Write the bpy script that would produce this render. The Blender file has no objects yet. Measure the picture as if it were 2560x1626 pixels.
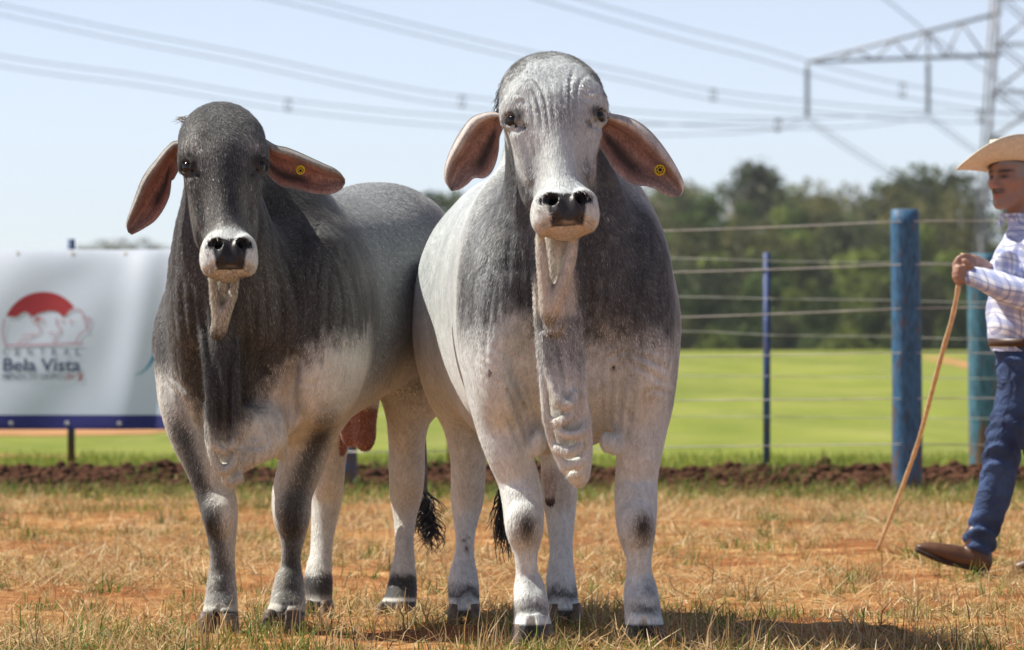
import bpy, math, random, time
import numpy as np
from mathutils import Vector, Matrix

SC = bpy.context.scene
COL = SC.collection
# ---------------------------------------------------------------- camera
FPX = 15000.0            # focal length in photograph pixels (2560 wide)
CAM_H = 1.083            # camera height, metres
HOR = 760.0              # image row of the horizon
cam_d = bpy.data.cameras.new('camera')
cam = bpy.data.objects.new('camera', cam_d)
COL.objects.link(cam)
cam_d.sensor_width = 36.0
cam_d.lens = FPX / 2560.0 * 36.0
cam_d.clip_start = 0.5
cam_d.clip_end = 3000.0
cam.location = (0, 0, CAM_H)
cam.rotation_euler = (math.radians(90) - math.atan((813.0 - HOR) / FPX), 0, 0)
cam_d.dof.use_dof = True
cam_d.dof.focus_distance = 18.75
cam_d.dof.aperture_fstop = 7.2
SC.camera = cam

# ---------------------------------------------------------------- world and sun
SUN_EL = math.radians(53.0)
SUN_AZ = math.radians(-77.0)          # measured from +Y (view direction) towards +X
sun_dir = Vector((math.cos(SUN_EL) * math.sin(SUN_AZ), math.cos(SUN_EL) * math.cos(SUN_AZ), math.sin(SUN_EL)))
w = bpy.data.worlds.new('World')
SC.world = w
w.use_nodes = True
nt = w.node_tree
bg = nt.nodes['Background']
sky = nt.nodes.new('ShaderNodeTexSky')
sky.sky_type = 'NISHITA'
sky.sun_disc = False
sky.sun_elevation = SUN_EL
sky.sun_rotation = SUN_AZ
sky.altitude = 3000
sky.air_density = 0.75
sky.dust_density = 1.2
sky.ozone_density = 2.6
hs = nt.nodes.new('ShaderNodeHueSaturation')          # thin high haze: paler than a clear sky
hs.inputs['Hue'].default_value = 0.514
hs.inputs['Saturation'].default_value = 0.60
hs.inputs['Value'].default_value = 1.0
nt.links.new(sky.outputs[0], hs.inputs['Color'])
nt.links.new(hs.outputs[0], bg.inputs[0])
bg.inputs[1].default_value = 0.106
sl = bpy.data.lights.new('sun', 'SUN')
sl.energy = 4.9
sl.angle = math.radians(0.5)
sl.color = (1.0, 0.93, 0.82)
sun = bpy.data.objects.new('sun', sl)
COL.objects.link(sun)
sun.rotation_euler = sun_dir.to_track_quat('Z', 'Y').to_euler()
SC.view_settings.view_transform = 'Standard'
SC.view_settings.look = 'None'
SC.view_settings.gamma = 1
SC.view_settings.exposure = 0.47
SC.view_settings.use_curve_mapping = False
SC.cycles.max_bounces = 6
SC.cycles.transparent_max_bounces = 8
SC.cycles.use_denoising = True

# ---------------------------------------------------------------- helpers
def PX(x, y, d):
    """photo pixel + distance -> world point"""
    return np.array(((x - 1280.0) * d / FPX, d, CAM_H - (y - HOR) * d / FPX))

def tag(o, label=None, cat=None, group=None, kind=None):
    if label: o['label'] = label
    if cat: o['category'] = cat
    if group: o['group'] = group
    if kind: o['kind'] = kind
    return o

def empty(name, loc=(0, 0, 0)):
    o = bpy.data.objects.new(name, None)
    o.location = loc
    COL.objects.link(o)
    return o

def mesh_from(name, V, Fq=None, Ft=None, mats=(), parent=None, smooth=True, mi=None):
    """fast mesh from numpy quads and / or triangles, world coordinates"""
    V = np.asarray(V, np.float32)
    me = bpy.data.meshes.new(name)
    nq = 0 if Fq is None else len(Fq)
    ntr = 0 if Ft is None else len(Ft)
    loops = np.concatenate([np.asarray(Fq, np.int32).ravel() if nq else np.zeros(0, np.int32),
                            np.asarray(Ft, np.int32).ravel() if ntr else np.zeros(0, np.int32)])
    starts = np.concatenate([np.arange(nq) * 4, nq * 4 + np.arange(ntr) * 3]).astype(np.int32)
    me.vertices.add(len(V)); me.vertices.foreach_set('co', V.ravel())
    me.loops.add(len(loops)); me.loops.foreach_set('vertex_index', loops)
    me.polygons.add(nq + ntr); me.polygons.foreach_set('loop_start', starts)
    if mi is not None: me.polygons.foreach_set('material_index', np.asarray(mi, np.int32))
    me.update(calc_edges=True)
    if smooth: me.polygons.foreach_set('use_smooth', np.ones(nq + ntr, bool))
    for m in mats: me.materials.append(m)
    o = bpy.data.objects.new(name, me)
    COL.objects.link(o)
    if parent is not None:
        o.parent = parent
        o.matrix_parent_inverse = Matrix.Translation(-Vector(parent.location)) if parent.type == 'EMPTY' or True else Matrix()
    return o

def set_col(o, name, C):
    a = o.data.attributes.new(name, 'FLOAT_COLOR', 'POINT')
    C = np.asarray(C, np.float32)
    if C.shape[1] == 3: C = np.concatenate([C, np.ones((len(C), 1), np.float32)], 1)
    a.data.foreach_set('color', np.ascontiguousarray(C).ravel())

def set_val(o, name, v):
    a = o.data.attributes.new(name, 'FLOAT', 'POINT')
    a.data.foreach_set('value', np.ascontiguousarray(v, np.float32))

def smst(a, b, x):
    t = np.clip((x - a) / (b - a), 0, 1)
    return t * t * (3 - 2 * t)

_NG = np.random.RandomState(7).rand(32, 32, 32).astype(np.float32)
def vnoise(p, scale, off=0.0):
    """smooth value noise 0..1 at points p (n,3)"""
    q = np.asarray(p, np.float64) * scale + off
    i = np.floor(q).astype(np.int64); f = q - i
    f = f * f * (3 - 2 * f)
    r = 0
    for dx in (0, 1):
        for dy in (0, 1):
            for dz in (0, 1):
                wgt = (f[:, 0] if dx else 1 - f[:, 0]) * (f[:, 1] if dy else 1 - f[:, 1]) * (f[:, 2] if dz else 1 - f[:, 2])
                r = r + wgt * _NG[(i[:, 0] + dx) % 32, (i[:, 1] + dy) % 32, (i[:, 2] + dz) % 32]
    return r

def fbm(p, scale, oct=3, off=0.0):
    s, a, t = 0, 1.0, 0
    for o_ in range(oct):
        s = s + a * vnoise(p, scale * 2.03 ** o_, off + 7.3 * o_); t += a; a *= .5
    return s / t

def catmull(pts, n=5):
    """densify a list of equal-length tuples"""
    P = np.asarray(pts, float)
    if len(P) < 3:
        t = np.linspace(0, 1, n + 1)[:, None]
        return P[0] * (1 - t) + P[-1] * t
    Q = np.vstack([2 * P[0] - P[1], P, 2 * P[-1] - P[-2]])
    out = []
    for i in range(1, len(Q) - 2):
        p0, p1, p2, p3 = Q[i - 1:i + 3]
        for t in np.arange(n) / n:
            out.append(.5 * (2 * p1 + (p2 - p0) * t + (2 * p0 - 5 * p1 + 4 * p2 - p3) * t * t + (3 * p1 - p0 - 3 * p2 + p3) * t ** 3))
    out.append(P[-1])
    return np.array(out)

def sample_poly(pts, n):
    """n points evenly spread along a smooth curve through pts"""
    C = catmull(pts, 8)
    L = np.concatenate([[0], np.cumsum(np.linalg.norm(np.diff(C, axis=0), axis=1))])
    t = np.linspace(0, L[-1], n)
    return np.stack([np.interp(t, L, C[:, k]) for k in range(C.shape[1])], 1)

# ------------------------------------------------ sculpting with a distance field
class Field:
    def __init__(s, xs, ys, zs):
        s.ax = [np.asarray(a, np.float32) for a in (xs, ys, zs)]
        s.F = np.full([len(a) for a in s.ax], .3, np.float32)
    def sl(s, lo, hi):
        r = []
        for a, l, h in zip(s.ax, lo, hi):
            i0 = max(int(np.searchsorted(a, l)) - 1, 0); i1 = min(int(np.searchsorted(a, h)) + 1, len(a))
            if i1 <= i0: return None
            r.append(slice(i0, i1))
        return tuple(r)
    def grid(s, sl):
        return s.ax[0][sl[0]][:, None, None], s.ax[1][sl[1]][None, :, None], s.ax[2][sl[2]][None, None, :]
    def put(s, d, sl, k):
        a = s.F[sl]
        h = np.maximum(k - np.abs(a - d), 0) / k
        s.F[sl] = np.minimum(a, d) - h * h * (k * .25)
    def cutout(s, d, sl, k):
        a = s.F[sl]; d = -d
        h = np.maximum(k - np.abs(a - d), 0) / k
        s.F[sl] = np.maximum(a, d) + h * h * (k * .25)
    def tube(s, pts, k=.03, n=None, q=1.0, dens=4, cut=False):
        P = catmull(pts, dens).astype(np.float32)
        rmax = P[:, 3].max(); pad = rmax * max(q, 1) + k + .02
        sl = s.sl(P[:, :3].min(0) - pad, P[:, :3].max(0) + pad)
        if sl is None: return
        D = np.full(s.F[sl].shape, .3, np.float32)
        off = [x.start for x in sl]
        if n is not None:
            n = np.asarray(n, np.float32); n = n / np.linalg.norm(n)
        for a, b in zip(P[:-1], P[1:]):
            pr = max(a[3], b[3]) * max(q, 1) + k + .02
            ss = s.sl(np.minimum(a[:3], b[:3]) - pr, np.maximum(a[:3], b[:3]) + pr)
            if ss is None: continue
            X, Y, Z = s.grid(ss)
            dx, dy, dz = X - a[0], Y - a[1], Z - a[2]
            e = b[:3] - a[:3]; L2 = float(e @ e) + 1e-12
            t = np.clip((dx * e[0] + dy * e[1] + dz * e[2]) / L2, 0, 1)
            dx, dy, dz = dx - t * e[0], dy - t * e[1], dz - t * e[2]
            d2 = dx * dx + dy * dy + dz * dz
            if n is not None:
                c = dx * n[0] + dy * n[1] + dz * n[2]
                d2 = d2 + (1 / q ** 2 - 1) * c * c
            d = np.sqrt(np.maximum(d2, 0)) - (a[3] + t * (b[3] - a[3]))
            sub = tuple(slice(x.start - o, x.stop - o) for x, o in zip(ss, off))
            D[sub] = np.minimum(D[sub], d)
        (s.cutout if cut else s.put)(D, sl, k)
    def ell(s, c, r, R=None, k=.03, cut=False, e=2.0):
        """ellipsoid, R = 3 rows of unit axes"""
        c = np.asarray(c, float); r = np.asarray(r, float)
        R = np.eye(3) if R is None else np.asarray(R, float)
        ext = np.sqrt(((R.T * r) ** 2).sum(1)) if e <= 2.01 else (np.abs(R.T) * r).sum(1)
        sl = s.sl(c - ext - k - .02, c + ext + k + .02)
        if sl is None: return
        X, Y, Z = s.grid(sl)
        dx, dy, dz = X - np.float32(c[0]), Y - np.float32(c[1]), Z - np.float32(c[2])
        q = []
        for i in range(3):
            a = (R[i] / r[i]).astype(np.float32)
            q.append(dx * a[0] + dy * a[1] + dz * a[2])
        if e <= 2.01:
            l0 = np.sqrt(q[0] ** 2 + q[1] ** 2 + q[2] ** 2)
            l1 = np.sqrt((q[0] / np.float32(r[0])) ** 2 + (q[1] / np.float32(r[1])) ** 2 + (q[2] / np.float32(r[2])) ** 2) + 1e-6
            d = l0 * (l0 - 1) / l1
        else:
            l0 = (np.abs(q[0]) ** e + np.abs(q[1]) ** e + np.abs(q[2]) ** e) ** (1 / e)
            d = (l0 - 1) * np.float32(r.min())
        (s.cutout if cut else s.put)(d.astype(np.float32), sl, k)
    def loft(s, O, U, V, W, rows, k=.03):
        """rows: w, cu, cv, ru, v+ , v-, e  (v limits measured from the axis)"""
        T = catmull(rows, 12)
        w0, w1 = T[0, 0], T[-1, 0]
        N = 1200
        wt = np.linspace(w0, w1, N)
        tab = np.stack([np.interp(wt, T[:, 0], T[:, j]) for j in range(1, 7)], 1).astype(np.float32)
        O, U, V, W = [np.asarray(a, float) for a in (O, U, V, W)]
        ru = tab[:, 2].max() + np.abs(tab[:, 0]).max(); vp, vn = tab[:, 3].max(), tab[:, 4].min()
        cs = np.array([O + U * a + V * b + W * c for a in (-ru, ru) for b in (vn, vp) for c in (w0, w1)])
        sl = s.sl(cs.min(0) - k - .01, cs.max(0) + k + .01)
        X, Y, Z = s.grid(sl)
        dx, dy, dz = X - np.float32(O[0]), Y - np.float32(O[1]), Z - np.float32(O[2])
        f = lambda A: dx * np.float32(A[0]) + dy * np.float32(A[1]) + dz * np.float32(A[2])
        wv = f(W)
        idx = np.clip((wv - w0) / (w1 - w0) * (N - 1), 0, N - 1).astype(np.int32)
        cu, cv, r_u, v_p, v_n, ee = [tab[:, j][idx] for j in range(6)]
        u = np.abs(f(U) - cu) / r_u
        v = f(V) - cv
        rv = np.where(v > 0, v_p - cv, cv - v_n)
        v = np.abs(v) / rv
        d = ((u ** ee + v ** ee) ** (1 / ee) - 1) * np.minimum(r_u, rv)
        out = np.maximum(w0 - wv, wv - w1)
        d = np.where(out > 0, np.maximum(d, 0) + out, d)
        s.put(d.astype(np.float32), sl, k)
    def disp(s, lo, hi, fn):
        sl = s.sl(lo, hi)
        if sl is None: return
        s.F[sl] += fn(*s.grid(sl)).astype(np.float32)
    def mesh(s):
        F = s.F
        neg = F < 0
        nx, ny, nz = [n - 1 for n in F.shape]
        cnt = np.zeros((nx, ny, nz), np.uint8)
        for a in (0, 1):
            for b in (0, 1):
                for c in (0, 1):
                    cnt += neg[a:a + nx, b:b + ny, c:c + nz]
        I, J, K = np.nonzero((cnt > 0) & (cnt < 8))
        n = len(I)
        vid = np.full((nx, ny, nz), -1, np.int32)
        vid[I, J, K] = np.arange(n)
        del cnt
        pos = np.zeros((n, 3)); num = np.zeros(n)
        val = {}
        for a in (0, 1):
            for b in (0, 1):
                for c in (0, 1):
                    val[a, b, c] = F[I + a, J + b, K + c]
        keys = list(val)
        for p in keys:
            for ax in range(3):
                if p[ax]: continue
                qv = list(p); qv[ax] = 1; qv = tuple(qv)
                f0, f1 = val[p], val[qv]
                m = (f0 < 0) != (f1 < 0)
                t = np.where(m, f0 / np.where(m, f0 - f1, 1), 0)
                for j in range(3):
                    pos[:, j] += np.where(m, p[j] + (t if j == ax else 0), 0)
                num += m
        pos /= num[:, None]
        V = np.empty((n, 3))
        for j, idx in enumerate((I, J, K)):
            V[:, j] = np.interp(idx + pos[:, j], np.arange(len(s.ax[j])), s.ax[j])
        quads = []
        def emit(cells, flip):
            q = np.stack(cells, 1)
            q[flip] = q[flip][:, ::-1]
            quads.append(q[(q >= 0).all(1)])
        a = neg[:-1, 1:-1, 1:-1] != neg[1:, 1:-1, 1:-1]
        i, j, k = np.nonzero(a); j += 1; k += 1
        emit([vid[i, j - 1, k - 1], vid[i, j, k - 1], vid[i, j, k], vid[i, j - 1, k]], ~neg[i, j, k])
        a = neg[1:-1, :-1, 1:-1] != neg[1:-1, 1:, 1:-1]
        i, j, k = np.nonzero(a); i += 1; k += 1
        emit([vid[i - 1, j, k - 1], vid[i - 1, j, k], vid[i, j, k], vid[i, j, k - 1]], ~neg[i, j, k])
        a = neg[1:-1, 1:-1, :-1] != neg[1:-1, 1:-1, 1:]
        i, j, k = np.nonzero(a); i += 1; j += 1
        emit([vid[i - 1, j - 1, k], vid[i, j - 1, k], vid[i, j, k], vid[i - 1, j, k]], ~neg[i, j, k])
        return V, np.concatenate(quads)

def vnormals(V, Q):
    n = np.cross(V[Q[:, 2]] - V[Q[:, 0]], V[Q[:, 3]] - V[Q[:, 1]])
    N = np.zeros_like(V)
    for j in range(4): 
        for c in range(3): N[:, c] += np.bincount(Q[:, j], n[:, c], len(V))
    return N / (np.linalg.norm(N, axis=1)[:, None] + 1e-12)

def relax(V, Q, it=1, f=.5):
    """light smoothing of a quad mesh"""
    for _ in range(it):
        S = np.zeros_like(V); c = np.zeros(len(V))
        for a, b in ((0, 1), (1, 2), (2, 3), (3, 0)):
            for x, y in ((a, b), (b, a)):
                for j in range(3): S[:, j] += np.bincount(Q[:, x], V[Q[:, y], j], len(V))
                c += np.bincount(Q[:, x], minlength=len(V))
        V = V + f * (S / np.maximum(c, 1)[:, None] - V)
    return V

def axis(lo, fine_to, hi, a, b):
    """grid lines from lo to hi, step a up to fine_to, then easing to step b"""
    x = [lo]
    while x[-1] < hi:
        t = min(max((x[-1] - fine_to) / .15, 0), 1)
        x.append(x[-1] + a + (b - a) * t)
    return np.array(x)

# ------------------------------------------------ material helpers
def mat(name):
    m = bpy.data.materials.new(name); m.use_nodes = True
    return m, m.node_tree.nodes, m.node_tree.links, m.node_tree.nodes['Principled BSDF']

def simple_mat(name, col, rough=.6, metal=0.0, var=.12, scale=20, bump=0.0, bscale=60, spec=.4):
    m, N, L, B = mat(name)
    tc = N.new('ShaderNodeTexCoord')
    no = N.new('ShaderNodeTexNoise'); no.inputs['Scale'].default_value = scale; no.inputs['Detail'].default_value = 5
    L.new(tc.outputs['Object'], no.inputs['Vector'])
    mr = N.new('ShaderNodeMapRange'); mr.inputs['From Min'].default_value = .3; mr.inputs['From Max'].default_value = .7
    mr.inputs['To Min'].default_value = 1 - var; mr.inputs['To Max'].default_value = 1 + var
    L.new(no.outputs['Fac'], mr.inputs['Value'])
    mx = N.new('ShaderNodeVectorMath'); mx.operation = 'SCALE'; mx.inputs[0].default_value = col
    L.new(mr.outputs[0], mx.inputs['Scale'])
    L.new(mx.outputs[0], B.inputs['Base Color'])
    B.inputs['Roughness'].default_value = rough; B.inputs['Metallic'].default_value = metal
    B.inputs['Specular IOR Level'].default_value = spec
    if bump:
        n2 = N.new('ShaderNodeTexNoise'); n2.inputs['Scale'].default_value = bscale; n2.inputs['Detail'].default_value = 4
        L.new(tc.outputs['Object'], n2.inputs['Vector'])
        bp = N.new('ShaderNodeBump'); bp.inputs['Strength'].default_value = bump; bp.inputs['Distance'].default_value = .01
        L.new(n2.outputs['Fac'], bp.inputs['Height']); L.new(bp.outputs[0], B.inputs['Normal'])
    return m

def tube_mesh(P, R, nseg=8, cap=True):
    """swept tube through points P with radii R -> V, quads, tris"""
    P = np.asarray(P, float); R = np.broadcast_to(np.asarray(R, float), (len(P),))
    T = np.gradient(P, axis=0); T /= np.linalg.norm(T, axis=1)[:, None] + 1e-12
    up = np.array((0, 0, 1.0)) if abs(T[0][2]) < .9 else np.array((1.0, 0, 0))
    A = np.cross(T, up); A /= np.linalg.norm(A, axis=1)[:, None] + 1e-12
    B = np.cross(T, A)
    th = np.arange(nseg) / nseg * 2 * np.pi
    V = P[:, None] + R[:, None, None] * (np.cos(th)[None, :, None] * A[:, None] + np.sin(th)[None, :, None] * B[:, None])
    V = V.reshape(-1, 3)
    i = np.arange(len(P) - 1)[:, None] * nseg; j = np.arange(nseg)[None]; j2 = (j + 1) % nseg
    Q = np.stack([i + j, i + j2, i + nseg + j2, i + nseg + j], -1).reshape(-1, 4)
    Tn = np.zeros((0, 3), int)
    if cap:
        n = len(V); V = np.vstack([V, P[0], P[-1]])
        j = np.arange(nseg); b = (len(P) - 1) * nseg
        Tn = np.vstack([np.stack([np.full(nseg, n), (j + 1) % nseg, j], 1), np.stack([np.full(nseg, n + 1), b + j, b + (j + 1) % nseg], 1)])
    return V, Q, Tn

def merge(parts):
    """list of (V, Q, T) -> one"""
    Vs, Qs, Ts, o = [], [], [], 0
    for V, Q, T in parts:
        Vs.append(V); 
        if Q is not None and len(Q): Qs.append(np.asarray(Q) + o)
        if T is not None and len(T): Ts.append(np.asarray(T) + o)
        o += len(V)
    return np.vstack(Vs), (np.vstack(Qs) if Qs else None), (np.vstack(Ts) if Ts else None)

def box_mesh(c, h, R=None):
    c = np.asarray(c, float); h = np.asarray(h, float)
    V = np.array([(x, y, z) for x in (-1, 1) for y in (-1, 1) for z in (-1, 1)], float) * h
    if R is not None: V = V @ np.asarray(R)
    Q = np.array([(0, 1, 3, 2), (4, 6, 7, 5), (0, 4, 5, 1), (2, 3, 7, 6), (0, 2, 6, 4), (1, 5, 7, 3)])
    return V + c, Q, None
# ================================================================ ground
FEET = [PX(x, y, d) for x, y, d in ((1161, 1563, 20.28), (1413, 1562, 20.28), (796, 1549, 20.84), (988, 1556, 20.80), (545, 1584, 19.69), (709, 1575, 19.84), (1331, 1616, 18.99), (1612, 1618, 18.99))]
def ground_z(x, y):
    x = np.asarray(x, float); y = np.asarray(y, float)
    P = np.stack([x, y, np.zeros_like(x)], -1).reshape(-1, 3)
    near = (1 - smst(33, 36, y)).reshape(-1)
    rough = (fbm(P, 1.1, 2) - .5) * .030 + (fbm(P, 7, 3, 4.4) - .5) * .030 + (fbm(P, 31, 2, 1.7) - .5) * .016
    bankp = 35.9 + .35 * (fbm(P, .5, 2, 8) - .5)
    bank = np.exp(-((P[:, 1] - bankp) / .75) ** 2)
    clod = fbm(P, 2.2, 3, 6.6) - .5 + .55 * (fbm(P, 9, 3, 2.2) - .5)
    z = near * rough + bank * (.085 + .15 * clod) 
    z = z + np.interp(P[:, 1], [0, 160, 195, 235, 270, 300, 330, 380, 600, 1500], [0, 0, -1.8, -2.6, -1.2, .4, 2.0, 2.6, 2.5, 4])
    for f in FEET:
        g = np.exp(-(((P[:, 0] - f[0]) / .16) ** 2 + ((P[:, 1] - f[1]) / .16) ** 2) ** 2)
        z = z * (1 - g) + g * (f[2] + .004)
    return z.reshape(x.shape)

def build_ground():
    def ax(lo, a, b, hi, step):
        mid = np.arange(a, b, step)
        up, s, x = [], step, b
        while x < hi: up.append(x); s *= 1.28; x += s
        dn, s, x = [], step, a - step
        while x > lo: dn.append(x); s *= 1.28; x -= s
        return np.array(sorted(dn) + list(mid) + up + [hi])
    xs = ax(-700, -4.6, 4.6, 700, .034)
    ys = ax(1.0, 17.4, 37.6, 1500, .036)
    X, Y = np.meshgrid(xs, ys, indexing='ij')
    Z = ground_z(X, Y)
    nx, ny = X.shape
    V = np.stack([X, Y, Z], -1).reshape(-1, 3)
    i = np.arange(nx - 1)[:, None] * ny; j = np.arange(ny - 1)[None]
    Q = np.stack([i + j, i + ny + j, i + ny + j + 1, i + j + 1], -1).reshape(-1, 4)
    m, N, L, B = mat('pasture ground')
    zn = N.new('ShaderNodeAttribute'); zn.attribute_name = 'zone'
    sp = N.new('ShaderNodeSeparateColor'); L.new(zn.outputs['Color'], sp.inputs[0])
    tc = N.new('ShaderNodeTexCoord')
    def noise(sc, det=5, dist=0, mp=None):
        n = N.new('ShaderNodeTexNoise'); n.inputs['Scale'].default_value = sc; n.inputs['Detail'].default_value = det; n.inputs['Distortion'].default_value = dist
        src = tc.outputs['Object']
        if mp:
            q = N.new('ShaderNodeMapping'); q.inputs['Scale'].default_value = mp; L.new(src, q.inputs[0]); src = q.outputs[0]
        L.new(src, n.inputs['Vector']); return n.outputs['Fac']
    def ramp(f, st):
        r = N.new('ShaderNodeValToRGB'); r.color_ramp.elements.remove(r.color_ramp.elements[0])
        r.color_ramp.elements[0].position = st[0][0]; r.color_ramp.elements[0].color = (*st[0][1], 1)
        for p, c in st[1:]:
            e = r.color_ramp.elements.new(p); e.color = (*c, 1)
        L.new(f, r.inputs[0]); return r.outputs[0]
    def mix(f, a, b):
        x = N.new('ShaderNodeMix'); x.data_type = 'RGBA'
        L.new(f, x.inputs[0]); L.new(a, x.inputs[6]); L.new(b, x.inputs[7]); return x.outputs[2]
    soil = ramp(noise(14, 8), [(.25, (.16, .065, .022)), (.40, (.30, .135, .046)), (.52, (.42, .215, .080)), (.64, (.52, .33, .14)), (.85, (.58, .44, .23))])
    big = N.new('ShaderNodeMapRange'); big.inputs['From Min'].default_value = .44; big.inputs['From Max'].default_value = .60; L.new(noise(1.6, 5, .4), big.inputs[0])
    bare = ramp(noise(22, 6), [(.3, (.15, .052, .018)), (.5, (.27, .105, .036)), (.72, (.38, .175, .065))])
    soil = mix(big.outputs[0], soil, bare)
    dark = ramp(noise(10, 8), [(.3, (.045, .021, .013)), (.5, (.092, .042, .024)), (.75, (.155, .075, .042))])
    fld = ramp(noise(.9, 6, 0, (1, .16, 1)), [(.28, (.18, .225, .035)), (.45, (.245, .285, .050)), (.6, (.285, .31, .070)), (.78, (.37, .345, .13))])
    fv = N.new('ShaderNodeMapRange'); fv.inputs['From Min'].default_value = .38; fv.inputs['From Max'].default_value = .62; fv.inputs['To Max'].default_value = .9; L.new(noise(.35, 6, .6, (1, .22, 1)), fv.inputs[0])
    fld2 = ramp(noise(2.5, 6, 0, (1, .3, 1)), [(.3, (.13, .175, .03)), (.55, (.19, .23, .045)), (.75, (.30, .27, .11))])
    fld = mix(fv.outputs[0], fld, fld2)
    wood = ramp(noise(.5, 4), [(.3, (.02, .03, .012)), (.7, (.06, .07, .03))])
    c = mix(sp.outputs[0], soil, dark); c = mix(sp.outputs[1], c, fld); c = mix(sp.outputs[2], c, wood)
    L.new(c, B.inputs['Base Color']); B.inputs['Roughness'].default_value = .95; B.inputs['Specular IOR Level'].default_value = .1
    bp = N.new('ShaderNodeBump'); bp.inputs['Strength'].default_value = .7; bp.inputs['Distance'].default_value = .02
    L.new(noise(40, 5), bp.inputs['Height']); L.new(bp.outputs[0], B.inputs['Normal'])
    o = mesh_from('ground', V, Q, None, (m,))
    tag(o, kind='structure')
    n = fbm(V, 1.5, 3, 3.3) - .5; n2 = fbm(V, 6, 2, 1.3) - .5
    bk = smst(34.1, 34.7, V[:, 1] + .9 * n + .5 * n2) * (1 - smst(36.4, 37.1, V[:, 1] + .8 * n))
    fd = smst(36.5, 37.2, V[:, 1] + .8 * n)
    wd = smst(168, 190, V[:, 1] + 10 * n)
    set_col(o, 'zone', np.stack([bk, fd, wd], 1))
    return o
build_ground()

# orange dirt tracks crossing the pasture
track_mat = simple_mat('orange dirt', (.44, .24, .105), .95, var=.2, scale=2, spec=.1)
def track(name, pts, w0, label=None):
    C = sample_poly(pts, 24)
    Vv, Q = [], []
    rg = random.Random(len(pts))
    for i, (x, y) in enumerate(C):
        t = C[min(i + 1, 23)] - C[max(i - 1, 0)]; t = t / np.linalg.norm(t); nn = np.array((-t[1], t[0]))
        for k, s in enumerate((-1, -.4, .4, 1)):
            q = np.array((x, y)) + nn * s * w0 * rg.uniform(.8, 1.2)
            Vv.append((q[0], q[1], float(ground_z(q[0], q[1])) + .006))
    for i in range(23):
        for k in range(3): Q.append((i * 4 + k, i * 4 + k + 1, i * 4 + 5 + k, i * 4 + 4 + k))
    return tag(mesh_from(name, Vv, Q, None, (track_mat,)), kind='structure')
def gp(x, y):
    d = CAM_H * FPX / (y - HOR); return ((x - 1280) * d / FPX, d)
track('dirt_track', [gp(-700, 1082), gp(-250, 1084), gp(0, 1083), gp(100, 1079), gp(190, 1074)], 1.3)
track('dirt_track', [gp(-500, 1140), gp(-150, 1141), gp(0, 1143), gp(48, 1147)], .55)
track('dirt_track', [gp(2318, 894), gp(2370, 903), gp(2430, 916), gp(2500, 934), gp(2600, 962), gp(2800, 1000)], .26)

# ================================================================ straw, grass
def blades(name, n, pos, length, width, tilt, bend, cols, seed, label, cat, el=None):
    """ribbons of 2 quads; pos (n,3) roots, tilt = angle from vertical"""
    rg = np.random.RandomState(seed)
    az = rg.uniform(0, 2 * np.pi, n)
    d = np.stack([np.cos(az), np.sin(az), np.zeros(n)], 1)
    L_ = length; wv = width
    side = np.stack([-np.sin(az + rg.normal(0, .6, n)), np.cos(az + rg.normal(0, .6, n)), rg.normal(0, .3, n)], 1)
    t0, t1 = tilt, tilt + bend
    p1 = pos + (L_ * .5)[:, None] * (d * np.sin(t0)[:, None] + np.array((0, 0, 1)) * np.cos(t0)[:, None])
    p2 = p1 + (L_ * .5)[:, None] * (d * np.sin(t1)[:, None] + np.array((0, 0, 1)) * np.cos(t1)[:, None])
    h = (wv * .5)[:, None] * side
    V = np.stack([pos - h, pos + h, p1 - h * .85, p1 + h * .85, p2 - h * .22, p2 + h * .22], 1).reshape(-1, 3)
    b = np.arange(n)[:, None] * 6
    Q = np.concatenate([b + np.array((0, 1, 3, 2)), b + np.array((2, 3, 5, 4))])
    o = mesh_from(name, V, Q, None, (blade_mat,), None, False)
    set_col(o, 'tint', np.repeat(cols, 6, 0))
    tag(o, label, cat, kind='stuff')
    return o
m, N, L, B = mat('grass blade')
_a = N.new('ShaderNodeAttribute'); _a.attribute_name = 'tint'
_n = N.new('ShaderNodeTexNoise'); _n.inputs['Scale'].default_value = 60
_v = N.new('ShaderNodeVectorMath'); _v.operation = 'SCALE'
_r = N.new('ShaderNodeMapRange'); _r.inputs['To Min'].default_value = .6; _r.inputs['To Max'].default_value = 1.4
L.new(_n.outputs['Fac'], _r.inputs[0]); L.new(_r.outputs[0], _v.inputs['Scale']); L.new(_a.outputs['Color'], _v.inputs[0])
L.new(_v.outputs[0], B.inputs['Base Color']); B.inputs['Roughness'].default_value = .65; B.inputs['Specular IOR Level'].default_value = .25
_tr = N.new('ShaderNodeBsdfTranslucent'); L.new(_v.outputs[0], _tr.inputs[0])
_mx = N.new('ShaderNodeMixShader'); _mx.inputs[0].default_value = .3
L.new(B.outputs[0], _mx.inputs[1]); L.new(_tr.outputs[0], _mx.inputs[2]); L.new(_mx.outputs[0], N['Material Output'].inputs[0])
blade_mat = m

def spread(n, d0, d1, seed, p=1.0, extra=1.5):
    rg = np.random.RandomState(seed)
    D = d0 + (d1 - d0) * rg.uniform(0, 1, n) ** p
    X = rg.uniform(-1, 1, n) * (D * .0853 + extra)
    return np.stack([X, D, ground_z(X, D)], 1), rg

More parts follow.
